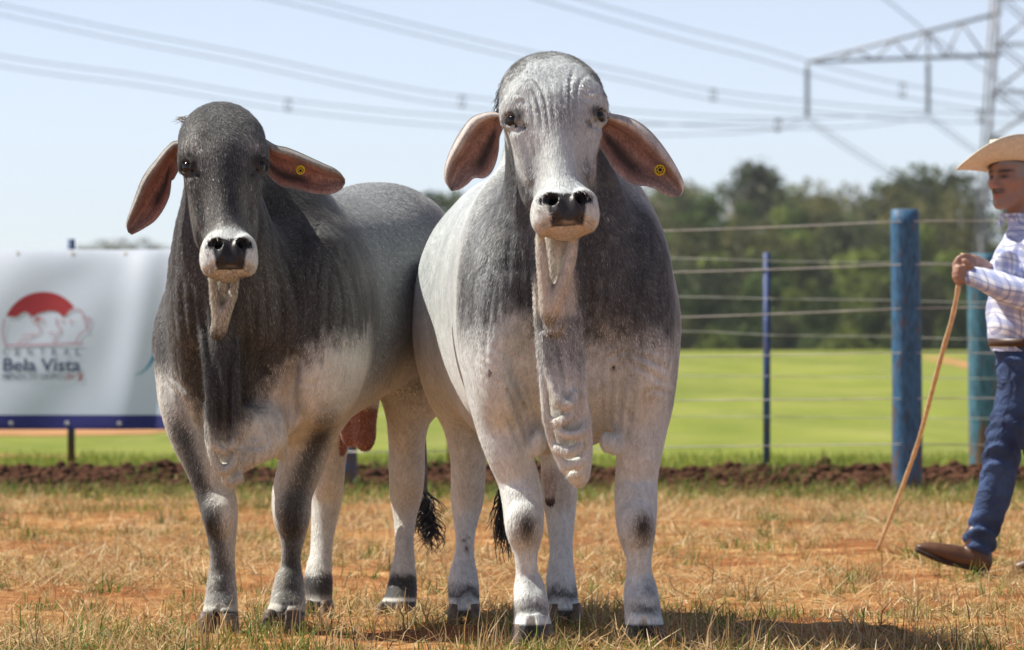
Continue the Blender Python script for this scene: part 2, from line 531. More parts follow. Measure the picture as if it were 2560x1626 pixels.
STRAW = np.array(((.58, .41, .18), (.64, .49, .25), (.52, .34, .14), (.38, .23, .10), (.70, .58, .35)))
GREEN = np.array(((.13, .19, .03), (.17, .24, .04), (.22, .27, .05), (.28, .30, .08), (.10, .16, .03)))
def do_grass():
    # litter of dry straw lying on the soil
    P, rg = spread(80000, 18.0, 34.4, 1, 1.25)
    keep = fbm(P, 1.3, 3, 9.9) + .08 * rg.uniform(-1, 1, len(P)) > .46
    P = P[keep]; n = len(P)
    C = STRAW[rg.randint(0, 5, n)] * rg.uniform(.7, 1.15, (n, 1))
    blades('dry_straw', n, P + (0, 0, .003), rg.uniform(.03, .15, n), rg.uniform(.003, .0068, n), rg.uniform(.9, 1.66, n), rg.normal(.1, .35, n), C, 2, 'flattened dry straw littering the red soil', 'straw')
    # short upright dry stubble
    P, rg = spread(30000, 18.0, 34.2, 3, 1.2)
    keep = fbm(P, 2.1, 3, 5.5) > .50
    P = P[keep]; n = len(P)
    C = STRAW[rg.randint(0, 5, n)] * rg.uniform(.6, 1.1, (n, 1))
    blades('dry_stubble', n, P, rg.uniform(.025, .085, n), rg.uniform(.0022, .0046, n), np.abs(rg.normal(.6, .45, n)), rg.normal(.5, .6, n), C, 4, 'short upright dry stubble among the straw', 'stubble')
    # green shoots: tufts near the camera and along the soil bank
    P, rg = spread(92000, 18.0, 34.8, 5, 1.3)
    g = fbm(P, 1.7, 3, 2.7) + .02 + .25 * smst(31.3, 33.2, P[:, 1]) + .085 * (1 - smst(18.6, 20.4, P[:, 1])) - .06 * smst(20.4, 22, P[:, 1]) * (1 - smst(28, 31, P[:, 1]))
    P = P[g + .05 * rg.normal(0, 1, len(P)) > .62]; n = len(P)
    C = GREEN[rg.randint(0, 5, n)] * rg.uniform(.75, 1.2, (n, 1))
    far = smst(30, 33, P[:, 1])
    blades('green_grass', n, P, rg.uniform(.02, .065, n) * (1 + .9 * far), rg.uniform(.002, .0042, n) * (1 + .6 * far), np.abs(rg.normal(.5, .45, n)), rg.normal(.6, .6, n), C, 6, 'small green grass shoots sprouting through the straw', 'grass')
    # grass crest beyond the soil bank
    rg = np.random.RandomState(8)
    n = 26000
    D = rg.uniform(36.3, 42, n); X = rg.uniform(-1, 1, n) * (D * .0853 + 1.3)
    P = np.stack([X, D, ground_z(X, D)], 1)
    P = P[(D > 36.9 + 1.2 * (fbm(P, 1.1, 2, 4) - .5))]; n = len(P)
    C = GREEN[rg.randint(0, 5, n)] * rg.uniform(.9, 1.4, (n, 1)) * (1.25, 1.1, 1.0)
    blades('pasture_grass', n, P, rg.uniform(.03, .09, n), rg.uniform(.004, .008, n), np.abs(rg.normal(.3, .3, n)), rg.normal(.3, .4, n), C, 9, 'bright pasture grass growing behind the soil bank', 'grass')
    rg = np.random.RandomState(17)
    n = 9000
    D = rg.uniform(34.2, 36.9, n); X = rg.uniform(-1, 1, n) * (D * .0853 + 1.3)
    P = np.stack([X, D, ground_z(X, D)], 1)
    P = P[fbm(P, 1.6, 3, 12.5) + .18 * smst(36.0, 36.8, D) + .1 * (1 - smst(34.3, 34.8, D)) > .60]; n = len(P)
    C = GREEN[rg.randint(0, 5, n)] * rg.uniform(.7, 1.2, (n, 1))
    blades('bank_weeds', n, P, rg.uniform(.03, .11, n), rg.uniform(.004, .009, n), np.abs(rg.normal(.4, .4, n)), rg.normal(.5, .5, n), C, 18, 'scattered green weeds growing on the soil bank', 'weeds')
    # tall single stalks close to the camera
    rg = np.random.RandomState(10)
    n = 420
    D = 18.05 + 1.7 * rg.uniform(0, 1, n) ** 1.5; X = rg.uniform(-1, 1, n) * (D * .0853 + .2)
    cl = rg.uniform(0, 1, n) < .45
    X = np.where(cl, np.array([-1.45, -.95, -.5, -.1, .75, 1.28, .62])[rg.randint(0, 7, n)] + rg.normal(0, .06, n), X)
    D = np.where(cl, 18.55 + rg.normal(0, .12, n), D)
    P = np.stack([X, D, ground_z(X, D)], 1)
    C = np.vstack([STRAW, ((.16, .10, .06), (.11, .07, .045))])[rg.randint(0, 7, n)] * rg.uniform(.7, 1.1, (n, 1))
    blades('dry_stalks', n, P, rg.uniform(.07, .19, n), rg.uniform(.0025, .0045, n), np.abs(rg.normal(.25, .25, n)), rg.normal(.15, .35, n), C, 12, 'tall brittle dry stalks standing in front of the hooves', 'stalks')
    # matted tufts
    rg = np.random.RandomState(41)
    P, C, tl = [], [], []
    for k in range(480):
        d = 18.2 + 15.5 * rg.rand() ** 1.4; x = rg.uniform(-1, 1) * (d * .0853 + 1.4)
        q = rg.randint(18, 46); r_ = rg.uniform(.015, .06)
        xx = x + rg.normal(0, r_, q); yy = d + rg.normal(0, r_, q)
        P.append(np.stack([xx, yy, ground_z(xx, yy)], 1))
        g_ = rg.rand() < .38
        C.append((GREEN if g_ else STRAW)[rg.randint(0, 5, q)] * rg.uniform(.6, 1.15) * rg.uniform(.8, 1.15, (q, 1)))
    P = np.vstack(P); C = np.vstack(C); n = len(P)
    blades('straw_tufts', n, P, rg.uniform(.03, .12, n), rg.uniform(.0025, .006, n), np.abs(rg.normal(.7, .4, n)), rg.normal(.6, .6, n), C, 42, 'matted tufts of dry and green grass scattered on the soil', 'grass')
    # straw and grass standing against the hooves
    rg = np.random.RandomState(33)
    P = []
    for f in FEET:
        k = 120 if f[1] < 20.2 else 90
        th_ = rg.uniform(0, 2 * np.pi, k); r_ = .10 + .10 * rg.rand(k)
        x_ = f[0] + r_ * np.cos(th_); y_ = f[1] - .03 + r_ * 1.1 * np.sin(th_)
        P.append(np.stack([x_, y_, ground_z(x_, y_)], 1))
    P = np.vstack(P); n = len(P)
    C = np.where((rg.rand(n) < .35)[:, None], GREEN[rg.randint(0, 5, n)] * 1.1, STRAW[rg.randint(0, 5, n)]) * rg.uniform(.7, 1.1, (n, 1))
    blades('hoof_grass', n, P, rg.uniform(.03, .085, n), rg.uniform(.002, .005, n), np.abs(rg.normal(.4, .4, n)), rg.normal(.5, .5, n), C, 34, 'tufts of straw and grass around the hooves', 'grass')
    # clods on the soil bank
    rg = np.random.RandomState(14)
    parts = []
    for k in range(7000):
        d = rg.normal(35.4, .6); x = rg.uniform(-1, 1) * (d * .0853 + 1.4)
        r = .009 + .030 * rg.rand() ** 2.5
        v = np.array([(1, 0, 0), (-1, 0, 0), (0, 1, 0), (0, -1, 0), (0, 0, 1), (0, 0, -1), (.65, .65, .5), (-.65, .6, .55), (.6, -.7, .5), (-.65, -.6, .5)], float)
        v = v * rg.uniform(.65, 1.15, (10, 1)) * r * (1.2, 1, .8)
        t = np.array([(6, 4, 0), (6, 2, 4), (7, 4, 2), (7, 1, 4), (8, 0, 4), (8, 4, 3), (9, 4, 1), (9, 3, 4), (0, 2, 6), (2, 1, 7), (1, 3, 9), (3, 0, 8), (0, 5, 2), (2, 5, 1), (1, 5, 3), (3, 5, 0)])
        parts.append((v + (x, d, float(ground_z(x, d)) + r * .25), None, t))
    V, Q, Tt = merge(parts)
    cm = simple_mat('tilled clods', (.095, .044, .025), .95, var=.45, scale=6, bump=.6, bscale=60, spec=.1)
    tag(mesh_from('soil_clods', V, None, Tt, (cm,), None, False), 'dark brown crumbled clods heaped along the soil bank', 'soil', kind='stuff')
do_grass()

# ================================================================ fences
def paint_mat(name, col, wood):
    """blue paint worn to the wood or rust, more so near the ground"""
    m, N, L, B = mat(name)
    tc = N.new('ShaderNodeTexCoord')
    mp = N.new('ShaderNodeMapping'); mp.inputs['Scale'].default_value = (9, 9, 2.2); L.new(tc.outputs['Object'], mp.inputs[0])
    n = N.new('ShaderNodeTexNoise'); n.inputs['Scale'].default_value = 2.2; n.inputs['Detail'].default_value = 8; n.inputs['Roughness'].default_value = .68; L.new(mp.outputs[0], n.inputs[0])
    sz = N.new('ShaderNodeSeparateXYZ'); L.new(tc.outputs['Object'], sz.inputs[0])
    mr = N.new('ShaderNodeMapRange'); mr.inputs['From Min'].default_value = .0; mr.inputs['From Max'].default_value = .45; mr.inputs['To Min'].default_value = .16; mr.inputs['To Max'].default_value = .0; L.new(sz.outputs[2], mr.inputs[0])
    ad = N.new('ShaderNodeMath'); L.new(n.outputs['Fac'], ad.inputs[0]); L.new(mr.outputs[0], ad.inputs[1])
    st = N.new('ShaderNodeMapRange'); st.inputs['From Min'].default_value = .56; st.inputs['From Max'].default_value = .65; L.new(ad.outputs[0], st.inputs[0])
    n2 = N.new('ShaderNodeTexNoise'); n2.inputs['Scale'].default_value = 7; n2.inputs['Detail'].default_value = 6; L.new(mp.outputs[0], n2.inputs[0])
    cr = N.new('ShaderNodeValToRGB'); cr.color_ramp.elements[0].position = .3; cr.color_ramp.elements[1].position = .72
    cr.color_ramp.elements[0].color = (*[c * .55 for c in col], 1); cr.color_ramp.elements[1].color = (*[c * 1.5 + .02 for c in col], 1); L.new(n2.outputs['Fac'], cr.inputs[0])
    wc = N.new('ShaderNodeValToRGB'); wc.color_ramp.elements[0].color = (*[c * .45 for c in wood], 1); wc.color_ramp.elements[1].color = (*wood, 1); L.new(n2.outputs['Fac'], wc.inputs[0])
    mx = N.new('ShaderNodeMix'); mx.data_type = 'RGBA'; L.new(st.outputs[0], mx.inputs[0]); L.new(cr.outputs[0], mx.inputs[6]); L.new(wc.outputs[0], mx.inputs[7])
    L.new(mx.outputs[2], B.inputs['Base Color']); B.inputs['Roughness'].default_value = .6
    bp = N.new('ShaderNodeBump'); bp.inputs['Strength'].default_value = .6; bp.inputs['Distance'].default_value = .01; L.new(n.outputs['Fac'], bp.inputs['Height']); L.new(bp.outputs[0], B.inputs['Normal'])
    return m
blue_wood = paint_mat('worn blue paint on timber', (.020, .105, .215), (.20, .10, .05))
blue_old = paint_mat('weathered blue paint', (.045, .15, .22), (.25, .13, .07))
blue_metal = paint_mat('blue painted steel', (.022, .060, .20), (.16, .07, .04))
wire_mat = simple_mat('galvanised wire', (.62, .61, .56), .5, .2, var=.3, scale=6)
rust_mat = simple_mat('rusty steel', (.30, .10, .03), .8, 0, var=.3, scale=12)

def log_post(parent, x, d, ztop, r, m, seed, zb=-.25):
    rg = np.random.RandomState(seed)
    nz, ns = 26, 22
    V = []
    wob = rg.normal(0, .02, (ns,))
    wob = (wob + np.roll(wob, 1) + np.roll(wob, 2)) / 2
    for i in range(nz):
        t = i / (nz - 1); z = zb + (ztop - zb) * t
        k = 1.06 - .08 * t
        if i == nz - 1: k *= .93
        for j in range(ns):
            a = 2 * math.pi * j / ns
            rr = r * k * (1 + wob[j] + .012 * math.sin(3 * a + 4 * t) + rg.normal(0, .004))
            V.append((x + .012 * math.sin(2.2 * t + seed) + rr * math.cos(a), d + rr * math.sin(a), z + (.006 * math.sin(a * 2 + seed) if i == nz - 1 else 0)))
    Q = [(i * ns + j, i * ns + (j + 1) % ns, (i + 1) * ns + (j + 1) % ns, (i + 1) * ns + j) for i in range(nz - 1) for j in range(ns)]
    n = len(V); V.append((x + .012 * math.sin(2.2 + seed), d, ztop + .008))
    Tt = [(n, (nz - 1) * ns + j, (nz - 1) * ns + (j + 1) % ns) for j in range(ns)]
    return mesh_from('post', V, Q, Tt, (m,), parent)

def steel_post(parent, x, d, ztop, w_, m, zb=-.2):
    """rolled steel T-post"""
    a = box_mesh((x, d, (zb + ztop) / 2), (w_, .004, (ztop - zb) / 2))
    b = box_mesh((x, d - .0205, (zb + ztop) / 2 - .002), (.004, .016, (ztop - zb) / 2))
    V, Q, _ = merge([a, b])
    return mesh_from('post', V, Q, None, (m,), parent, False)

def wire(parent, pts, r=.0045):
    V, Q, Tt = tube_mesh(sample_poly(pts, 40), r, 6)
    return mesh_from('wire', V, Q, Tt, (wire_mat,), parent)

fr = empty('wire_fence', (0, 34.55, 0))
tag(fr, 'six strand wire fence on thick blue timber posts at the edge of the soil bank', 'fence')
log_post(fr, *(PX(2262, 0, 34.55)[:2]), 1.622, .0845, blue_wood, 1)
log_post(fr, *(PX(875, 0, 34.9)[:2]), 1.52, .052, blue_wood, 4)
log_post(fr, *(PX(3480, 0, 35.2)[:2]), 1.60, .08, blue_wood, 7)
for y0, y1, y2 in ((554, 577, 553), (662, 681, 663), (772, 794, 768), (883, 893, 884), (997, 1002, 996), (1111, 1118, 1114)):
    dd = 34.55 - .075
    wire(fr, [PX(868, y1 + 12, 34.84), PX(1050, y1 + 11, 34.78), PX(1300, y1 + 8, 34.7), PX(1681, y1, 34.6), PX(2000, (y0 + y1) / 2, 34.52), PX(2262, y0, dd), PX(2560, y2, 34.7), PX(3000, y2 + 4, 34.9), PX(3480, y2 + 2, 35.1)], .0035)
rr = empty('wire_fence', (0, 38.8, 0))
tag(rr, 'five strand wire fence on slim blue steel posts in the pasture behind the banner', 'fence')
steel_post(rr, *(PX(1917, 0, 38.6)[:2]), float(PX(0, 632, 38.6)[2]), .023, blue_metal)
steel_post(rr, *(PX(178, 0, 39.25)[:2]), float(PX(0, 598, 39.25)[2]), .024, blue_metal)
steel_post(rr, *(PX(1121, 0, 38.9)[:2]), float(PX(0, 1000, 38.9)[2]), .008, rust_mat)
log_post(rr, *(PX(2462, 0, 38.7)[:2]), float(PX(0, 637, 38.7)[2]), .098, blue_old, 9)
log_post(rr, *(PX(-1500, 0, 39.7)[:2]), 1.45, .08, blue_old, 3)
log_post(rr, *(PX(4100, 0, 39.0)[:2]), 1.42, .08, blue_old, 6)
for y0, y1, y2 in ((646, 657, 664), (742, 751, 760), (828, 842, 852), (940, 945, 950), (1042, 1046, 1050)):
    wire(rr, [PX(-1500, y0 - 8, 39.6), PX(178, y0 - 10, 39.22), PX(1000, y0 - 6, 39.0), PX(1700, y0, 38.62), PX(1917, y1 - 4, 38.55), PX(2230, y1, 38.6), PX(2462, y2 - 3, 38.58), PX(3200, y2 + 6, 38.8), PX(4100, y2, 38.9)], .0029)

# ================================================================ banner
BD = 38.9
def banner_pt(x, y, lift=0.0):
    """a point of the banner cloth from its flat print position (photo pixels)"""
    t = np.clip((y - 618.0) / (1068 - 618.0), -.02, 1.02)
    belly = -.18 + .56 * np.clip(t, 0, 1) ** .64
    fold = .020 * np.sin(x / 26.0 + 2.6 * t) * np.exp(-((x - 390) / 90.0) ** 2) + .016 * np.sin(x / 61.0 + 3 * t) * (1 - t) + .010 * np.sin((x + 380 * t) / 47.0) * np.sin(x / 190.0 + 1) + .02 * np.exp(-((x - 178) / 60.) ** 2) * np.exp(-((t - .05) / .10) ** 2)
    d = BD - belly - fold - lift
    sag = 6 * np.sin((x + 260) / 330.0) * (1 - t)
    return np.stack([(x - 1280) * BD / FPX, d, CAM_H - (y + sag - HOR) * BD / FPX], -1)
bn = empty('advertising_banner', tuple(PX(180, 1068, BD)))
tag(bn, 'white vinyl banner with a red sun and cattle emblem tied to the back fence', 'banner')
def grid_sheet(x0, x1, y0, y1, nx, ny, lift=0.0):
    X, Y = np.meshgrid(np.linspace(x0, x1, nx), np.linspace(y0, y1, ny), indexing='ij')
    V = banner_pt(X.ravel(), Y.ravel(), lift)
    i = np.arange(nx - 1)[:, None] * ny; j = np.arange(ny - 1)[None]
    return V, np.stack([i + j, i + ny + j, i + ny + j + 1, i + j + 1], -1).reshape(-1, 4)
vinyl = simple_mat('white vinyl', (.71, .78, .98), .45, var=.03, scale=4)
_N, _L = vinyl.node_tree.nodes, vinyl.node_tree.links          # thin sheet: daylight glows through it
_t = _N.new('ShaderNodeBsdfTranslucent'); _t.inputs[0].default_value = (.85, .88, 1.0, 1)
_x = _N.new('ShaderNodeMixShader'); _x.inputs[0].default_value = .40
_L.new(_N['Principled BSDF'].outputs[0], _x.inputs[1]); _L.new(_t.outputs[0], _x.inputs[2]); _L.new(_x.outputs[0], _N['Material Output'].inputs[0])
navy = simple_mat('navy print', (.020, .022, .16), .5, var=.06, scale=8)
slate = simple_mat('slate print', (.055, .085, .16), .5, var=.06, scale=8)
redp = simple_mat('red print', (.36, .028, .030), .5, var=.06, scale=8)
mauve = simple_mat('pale rose print', (.52, .36, .42), .5, var=.06, scale=8)
teal = simple_mat('teal print', (.0, .30, .42), .5, var=.06, scale=8)
V, Q = grid_sheet(-420, 800, 618, 1035, 240, 60); mesh_from('cloth', V, Q, None, (vinyl,), bn)
V, Q = grid_sheet(-420, 800, 1035, 1071, 240, 6); mesh_from('border', V, Q, None, (navy,), bn)
def flat(name, poly, m, lift=.004, hole=None):
    """filled flat print: polygon in photo pixels, triangulated and laid on the cloth"""
    import mathutils
    pts = [Vector((x, y, 0)) for x, y in poly]
    tris = mathutils.geometry.tessellate_polygon([pts])
    V = np.array(poly, float); Tt = [tuple(t) for t in tris]
    for _ in range(2):                       # subdivide so that it follows the cloth
        nv = [tuple(v) for v in V]; mid = {}; out = []
        def md(a, b):
            k = (min(a, b), max(a, b))
            if k not in mid: mid[k] = len(nv); nv.append(tuple((V[a] + V[b]) / 2))
            return mid[k]
        for a, b, c in Tt:
            ab, bc, ca = md(a, b), md(b, c), md(c, a); out += [(a, ab, ca), (ab, b, bc), (ca, bc, c), (ab, bc, ca)]
        V = np.array(nv); Tt = out
    return mesh_from(name, banner_pt(V[:, 0], V[:, 1], lift), None, Tt, (m,), bn, False)
def stroke(name, pts, w_, m, lift=.005):
    C = sample_poly(pts, max(8, len(pts) * 5))
    t = np.gradient(C, axis=0); t /= np.linalg.norm(t, axis=1)[:, None]; nn = np.stack([-t[:, 1], t[:, 0]], 1)
    A, B_ = C + nn * w_ / 2, C - nn * w_ / 2
    V = np.stack([A, B_], 1).reshape(-1, 2)
    Q = [(2 * i, 2 * i + 1, 2 * i + 3, 2 * i + 2) for i in range(len(C) - 1)]
    return mesh_from(name, banner_pt(V[:, 0], V[:, 1], lift), Q, None, (m,), bn, False)
def z3(p): return [(x * .1831, 700 + y * .1831) for x, y in p]
cx, cy, cr_ = 110.5, 824.0, 98.0
a0, a1 = math.atan2(790 - cy, 24 - cx), math.atan2(769 - cy, 181 - cx)
if a0 > 0: a0 -= 2 * math.pi
arc = [(cx + cr_ * math.cos(a), cy + cr_ * math.sin(a)) for a in np.linspace(a0, a1, 26)]
low = z3([(990, 375), (950, 410), (930, 450), (910, 474), (870, 482), (845, 455), (820, 430), (770, 408), (680, 404), (600, 424), (540, 440), (500, 470), (468, 482), (430, 462), (400, 430), (370, 418), (310, 440), (270, 478), (240, 492), (180, 488), (130, 490)])
flat('emblem_sun', arc + low[1:-1], redp)
stroke('emblem_line', [(cx + cr_ * math.cos(a), cy + cr_ * math.sin(a)) for a in np.linspace(-math.pi * .9, -math.pi * 1.14, 9)], 4.5, mauve)
for ln, wd in (([(110, 880), (400, 872), (800, 862), (1160, 850)], 6), ([(400, 432), (450, 520), (520, 590), (580, 640), (575, 690), (540, 720), (470, 750), (400, 790), (330, 800), (300, 830), (280, 870)], 3.5), ([(330, 740), (420, 730), (500, 720)], 2.5),
               ([(500, 500), (560, 490), (610, 510), (620, 570), (590, 600)], 3), ([(790, 500), (800, 590), (850, 640), (850, 690), (800, 740), (775, 800), (760, 860)], 4), ([(680, 690), (720, 705), (760, 690)], 3),
               ([(930, 450), (1000, 395), (1080, 380), (1140, 420), (1170, 490), (1240, 500), (1260, 540), (1230, 600), (1220, 660), (1160, 690), (1110, 740), (1070, 820), (1040, 860)], 4), ([(960, 510), (1000, 545), (975, 580)], 3.5), ([(1150, 480), (1190, 560), (1195, 640)], 4), ([(840, 520), (900, 540), (860, 580)], 2.5)):
    stroke('emblem_line', z3(ln), wd, mauve)
flat('emblem_spot', z3([(500, 520), (530, 505), (570, 500), (560, 530), (530, 560), (510, 550)]), redp, .006)
def lettering(txt, x0, x1, ytop, ybot, m, bold=0.0, space=1.0):
    cu = bpy.data.curves.new('lettering', 'FONT'); cu.body = txt; cu.offset = bold; cu.space_character = space; cu.resolution_u = 3
    ob = bpy.data.objects.new('lettering', cu); COL.objects.link(ob)
    bpy.context.view_layer.update()
    me = bpy.data.meshes.new_from_object(ob.evaluated_get(bpy.context.evaluated_depsgraph_get()))
    bpy.data.objects.remove(ob); bpy.data.curves.remove(cu)
    n = len(me.vertices); co = np.zeros(n * 3); me.vertices.foreach_get('co', co); co = co.reshape(-1, 3)
    lo, hi = co.min(0), co.max(0)
    X = x0 + (co[:, 0] - lo[0]) / (hi[0] - lo[0]) * (x1 - x0)
    Y = ybot - (co[:, 1] - 0) / (hi[1] - 0) * (ybot - ytop)
    V = banner_pt(X, Y, .005)
    me.vertices.foreach_set('co', V.astype(np.float32).ravel()); me.materials.clear(); me.materials.append(m); me.update()
    o = bpy.data.objects.new('lettering', me); COL.objects.link(o); o.parent = bn
    o.matrix_parent_inverse = Matrix.Translation(-Vector(bn.location))
    return o
for k_, ch in enumerate('CENTRAL'): lettering(ch, 15 + k_ * 30.2, 27.5 + k_ * 30.2, 868, 886, slate, .004)
lettering('Bela', 16, 98, 893, 925, slate, .02)
lettering('Vista', 109, 209, 893, 925, slate, .02)
lettering('EMPRESA DO GRUPO', 15, 160, 932, 946, slate, .004)
lettering('CRV', 166, 196, 932, 946, redp, .006)
stroke('emblem_line', [(200, 934), (208, 932), (212, 938), (206, 942), (212, 946), (202, 948)], 3.5, redp)
sw = sample_poly([(340, 936), (362, 928), (382, 905), (396, 872), (402, 830)], 16)
tw = np.linspace(.5, 16, 16)[:, None]; tt = np.gradient(sw, axis=0); tt /= np.linalg.norm(tt, axis=1)[:, None]; nn = np.stack([-tt[:, 1], tt[:, 0]], 1)
flat('swoosh', [tuple(p) for p in sw + nn * tw * .5] + [tuple(p) for p in (sw - nn * tw * .5)[::-1]], teal)
for x in (40, 178, 308, 560):                 # eyelets
    for y in (627, 1056):
        a = np.linspace(0, 2 * np.pi, 15)
        P = np.array([banner_pt(np.array(x + 4.2 * math.cos(t)), np.array(y + 4.2 * math.sin(t)), .006) for t in a])
        V, Q, Tt = tube_mesh(P, .0035, 6, False)
        mesh_from('eyelet', V, Q, Tt, (wire_mat,), bn)

# ================================================================ woods
bark = simple_mat('grey bark', (.16, .12, .085), .9, var=.35, scale=8)
def leaf_material(name, col, seed):
    m, N, L, B = mat(name)
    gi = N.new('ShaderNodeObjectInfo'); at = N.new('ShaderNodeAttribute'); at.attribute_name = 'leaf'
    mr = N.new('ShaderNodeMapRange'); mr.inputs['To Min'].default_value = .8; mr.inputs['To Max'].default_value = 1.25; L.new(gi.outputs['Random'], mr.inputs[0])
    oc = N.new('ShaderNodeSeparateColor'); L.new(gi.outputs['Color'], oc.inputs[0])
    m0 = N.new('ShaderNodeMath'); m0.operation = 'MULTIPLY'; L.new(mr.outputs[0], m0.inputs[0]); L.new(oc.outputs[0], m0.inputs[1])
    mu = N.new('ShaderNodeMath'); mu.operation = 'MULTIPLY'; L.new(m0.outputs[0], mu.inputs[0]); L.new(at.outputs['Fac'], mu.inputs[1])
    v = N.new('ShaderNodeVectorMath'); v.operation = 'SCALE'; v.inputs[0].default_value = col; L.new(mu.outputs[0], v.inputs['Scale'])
    L.new(v.outputs[0], B.inputs['Base Color']); B.inputs['Roughness'].default_value = .7; B.inputs['Specular IOR Level'].default_value = .2
    t = N.new('ShaderNodeBsdfTranslucent'); L.new(v.outputs[0], t.inputs[0]); x = N.new('ShaderNodeMixShader'); x.inputs[0].default_value = .38
    L.new(B.outputs[0], x.inputs[1]); L.new(t.outputs[0], x.inputs[2]); L.new(x.outputs[0], N['Material Output'].inputs[0])
    return m
LEAF = [leaf_material('deep green leaves', (.080, .122, .030), 1), leaf_material('fresh green leaves', (.155, .195, .040), 2), leaf_material('olive leaves', (.175, .172, .062), 3), leaf_material('dry brownish leaves', (.23, .185, .115), 4), leaf_material('dusky green leaves', (.098, .122, .050), 5)]
def crown_mesh(seed, w_, h, base, lobes, n, leaf, airy=0.0):
    rg = np.random.RandomState(seed)
    cs = []
    for i in range(lobes):
        a = rg.uniform(0, 6.28); rr = w_ * .5 * rg.uniform(0, .78) ** .7; zz = base + (h - base) * rg.uniform(.05, .9)
        k = 1 - .55 * max(0, (zz - base) / (h - base) - .45)
        cs.append((rr * k * math.cos(a), rr * k * math.sin(a), zz, w_ * rg.uniform(.16, .27)))
    cs.append((0, 0, h - w_ * .2, w_ * .22))
    cs = np.array(cs)
    li = rg.randint(0, len(cs), n)
    d = rg.normal(0, 1, (n, 3)); d /= np.linalg.norm(d, axis=1)[:, None]
    r = cs[li, 3] * (rg.uniform(.25, 1.12, n) ** (.45 + airy))
    P = cs[li, :3] + d * r[:, None] * (1, 1, .8)
    a = rg.normal(0, 1, (n, 3)); a /= np.linalg.norm(a, axis=1)[:, None]
    b = np.cross(a, d + rg.normal(0, .5, (n, 3))); b /= np.linalg.norm(b, axis=1)[:, None] + 1e-9
    s = (leaf * rg.uniform(.6, 1.4, n))[:, None]
    V = np.stack([P - a * s, P - b * s * .55, P + a * s, P + b * s * .55], 1).reshape(-1, 3)
    Q = np.arange(4 * n).reshape(-1, 4)
    me = bpy.data.meshes.new('crown')
    val = np.repeat(rg.uniform(.6, 1.4, len(cs))[li] * rg.uniform(.75, 1.25, n), 4)
    return V, Q, val, cs
def make_tree_kind(seed, w_, h, base, lobes, n, leaf, mt, airy=0.0):
    V, Q, val, cs = crown_mesh(seed, w_, h, base, lobes, n, leaf, airy)
    rg = np.random.RandomState(seed + 50)
    pr = [tube_mesh(sample_poly([(0, 0, -.6), (.06 * w_ * rg.normal(), .03, h * .25), (.03 * w_, 0, h * .55), (0, 0, h * .85)], 10), np.linspace(.045 * w_ ** .8, .012 * w_, 10), 8)]
    for c in cs[:max(5, lobes // 2)]:
        z0 = max(h * .18, c[2] * .55)
        pr.append(tube_mesh(sample_poly([(0, 0, z0), (c[0] * .45, c[1] * .45, (z0 + c[2]) / 2 + .1), c[:3]], 7), np.linspace(.020 * w_, .006 * w_, 7), 6))
    Vt, Qt, Tt = merge(pr)
    t = mesh_from('trunk', Vt, Qt, Tt, (bark,)); c = mesh_from('crown', V, Q, None, (mt,), None, False)
    set_val(c, 'leaf', val)
    tm, cm = t.data, c.data
    bpy.data.objects.remove(t); bpy.data.objects.remove(c)
    return tm, cm
KIND = [make_tree_kind(1, 4.6, 5.4, .5, 16, 3000, .17, LEAF[0]), make_tree_kind(2, 4.0, 4.8, .4, 14, 2600, .16, LEAF[1]), make_tree_kind(3, 5.0, 5.0, .8, 16, 2800, .17, LEAF[2]),
        make_tree_kind(4, 4.4, 5.2, 1.0, 15, 1900, .15, LEAF[3], .3), make_tree_kind(5, 5.4, 5.6, .5, 18, 3200, .18, LEAF[4]), make_tree_kind(6, 3.4, 6.6, 3.4, 7, 900, .15, LEAF[4], .4), make_tree_kind(7, 3.2, 2.4, .1, 12, 2400, .13, LEAF[1])]
def plant_tree(k, x, d, ytop, label, group, scale_w=1.0, rz=0.0, name='tree', bright=1.0):
    X = (x - 1280) * d / FPX; zt = CAM_H - (ytop - HOR) * d / FPX
    zb = float(ground_z(np.array([X]), np.array([d]))[0])
    h0 = (5.4, 4.8, 5.0, 5.2, 5.6, 6.6, 2.4)[k]
    s = max((zt - zb) / h0, .3)
    r = empty(name, (X, d, zb)); r.rotation_euler.z = rz
    sw_ = min(max(s, .7), 1.5) * scale_w
    r.scale = (sw_, sw_, s)
    tag(r, label, 'tree' if k != 6 else 'bush', group)
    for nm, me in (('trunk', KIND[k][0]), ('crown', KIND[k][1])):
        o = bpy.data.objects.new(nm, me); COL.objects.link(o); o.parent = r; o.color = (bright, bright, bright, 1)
    return r
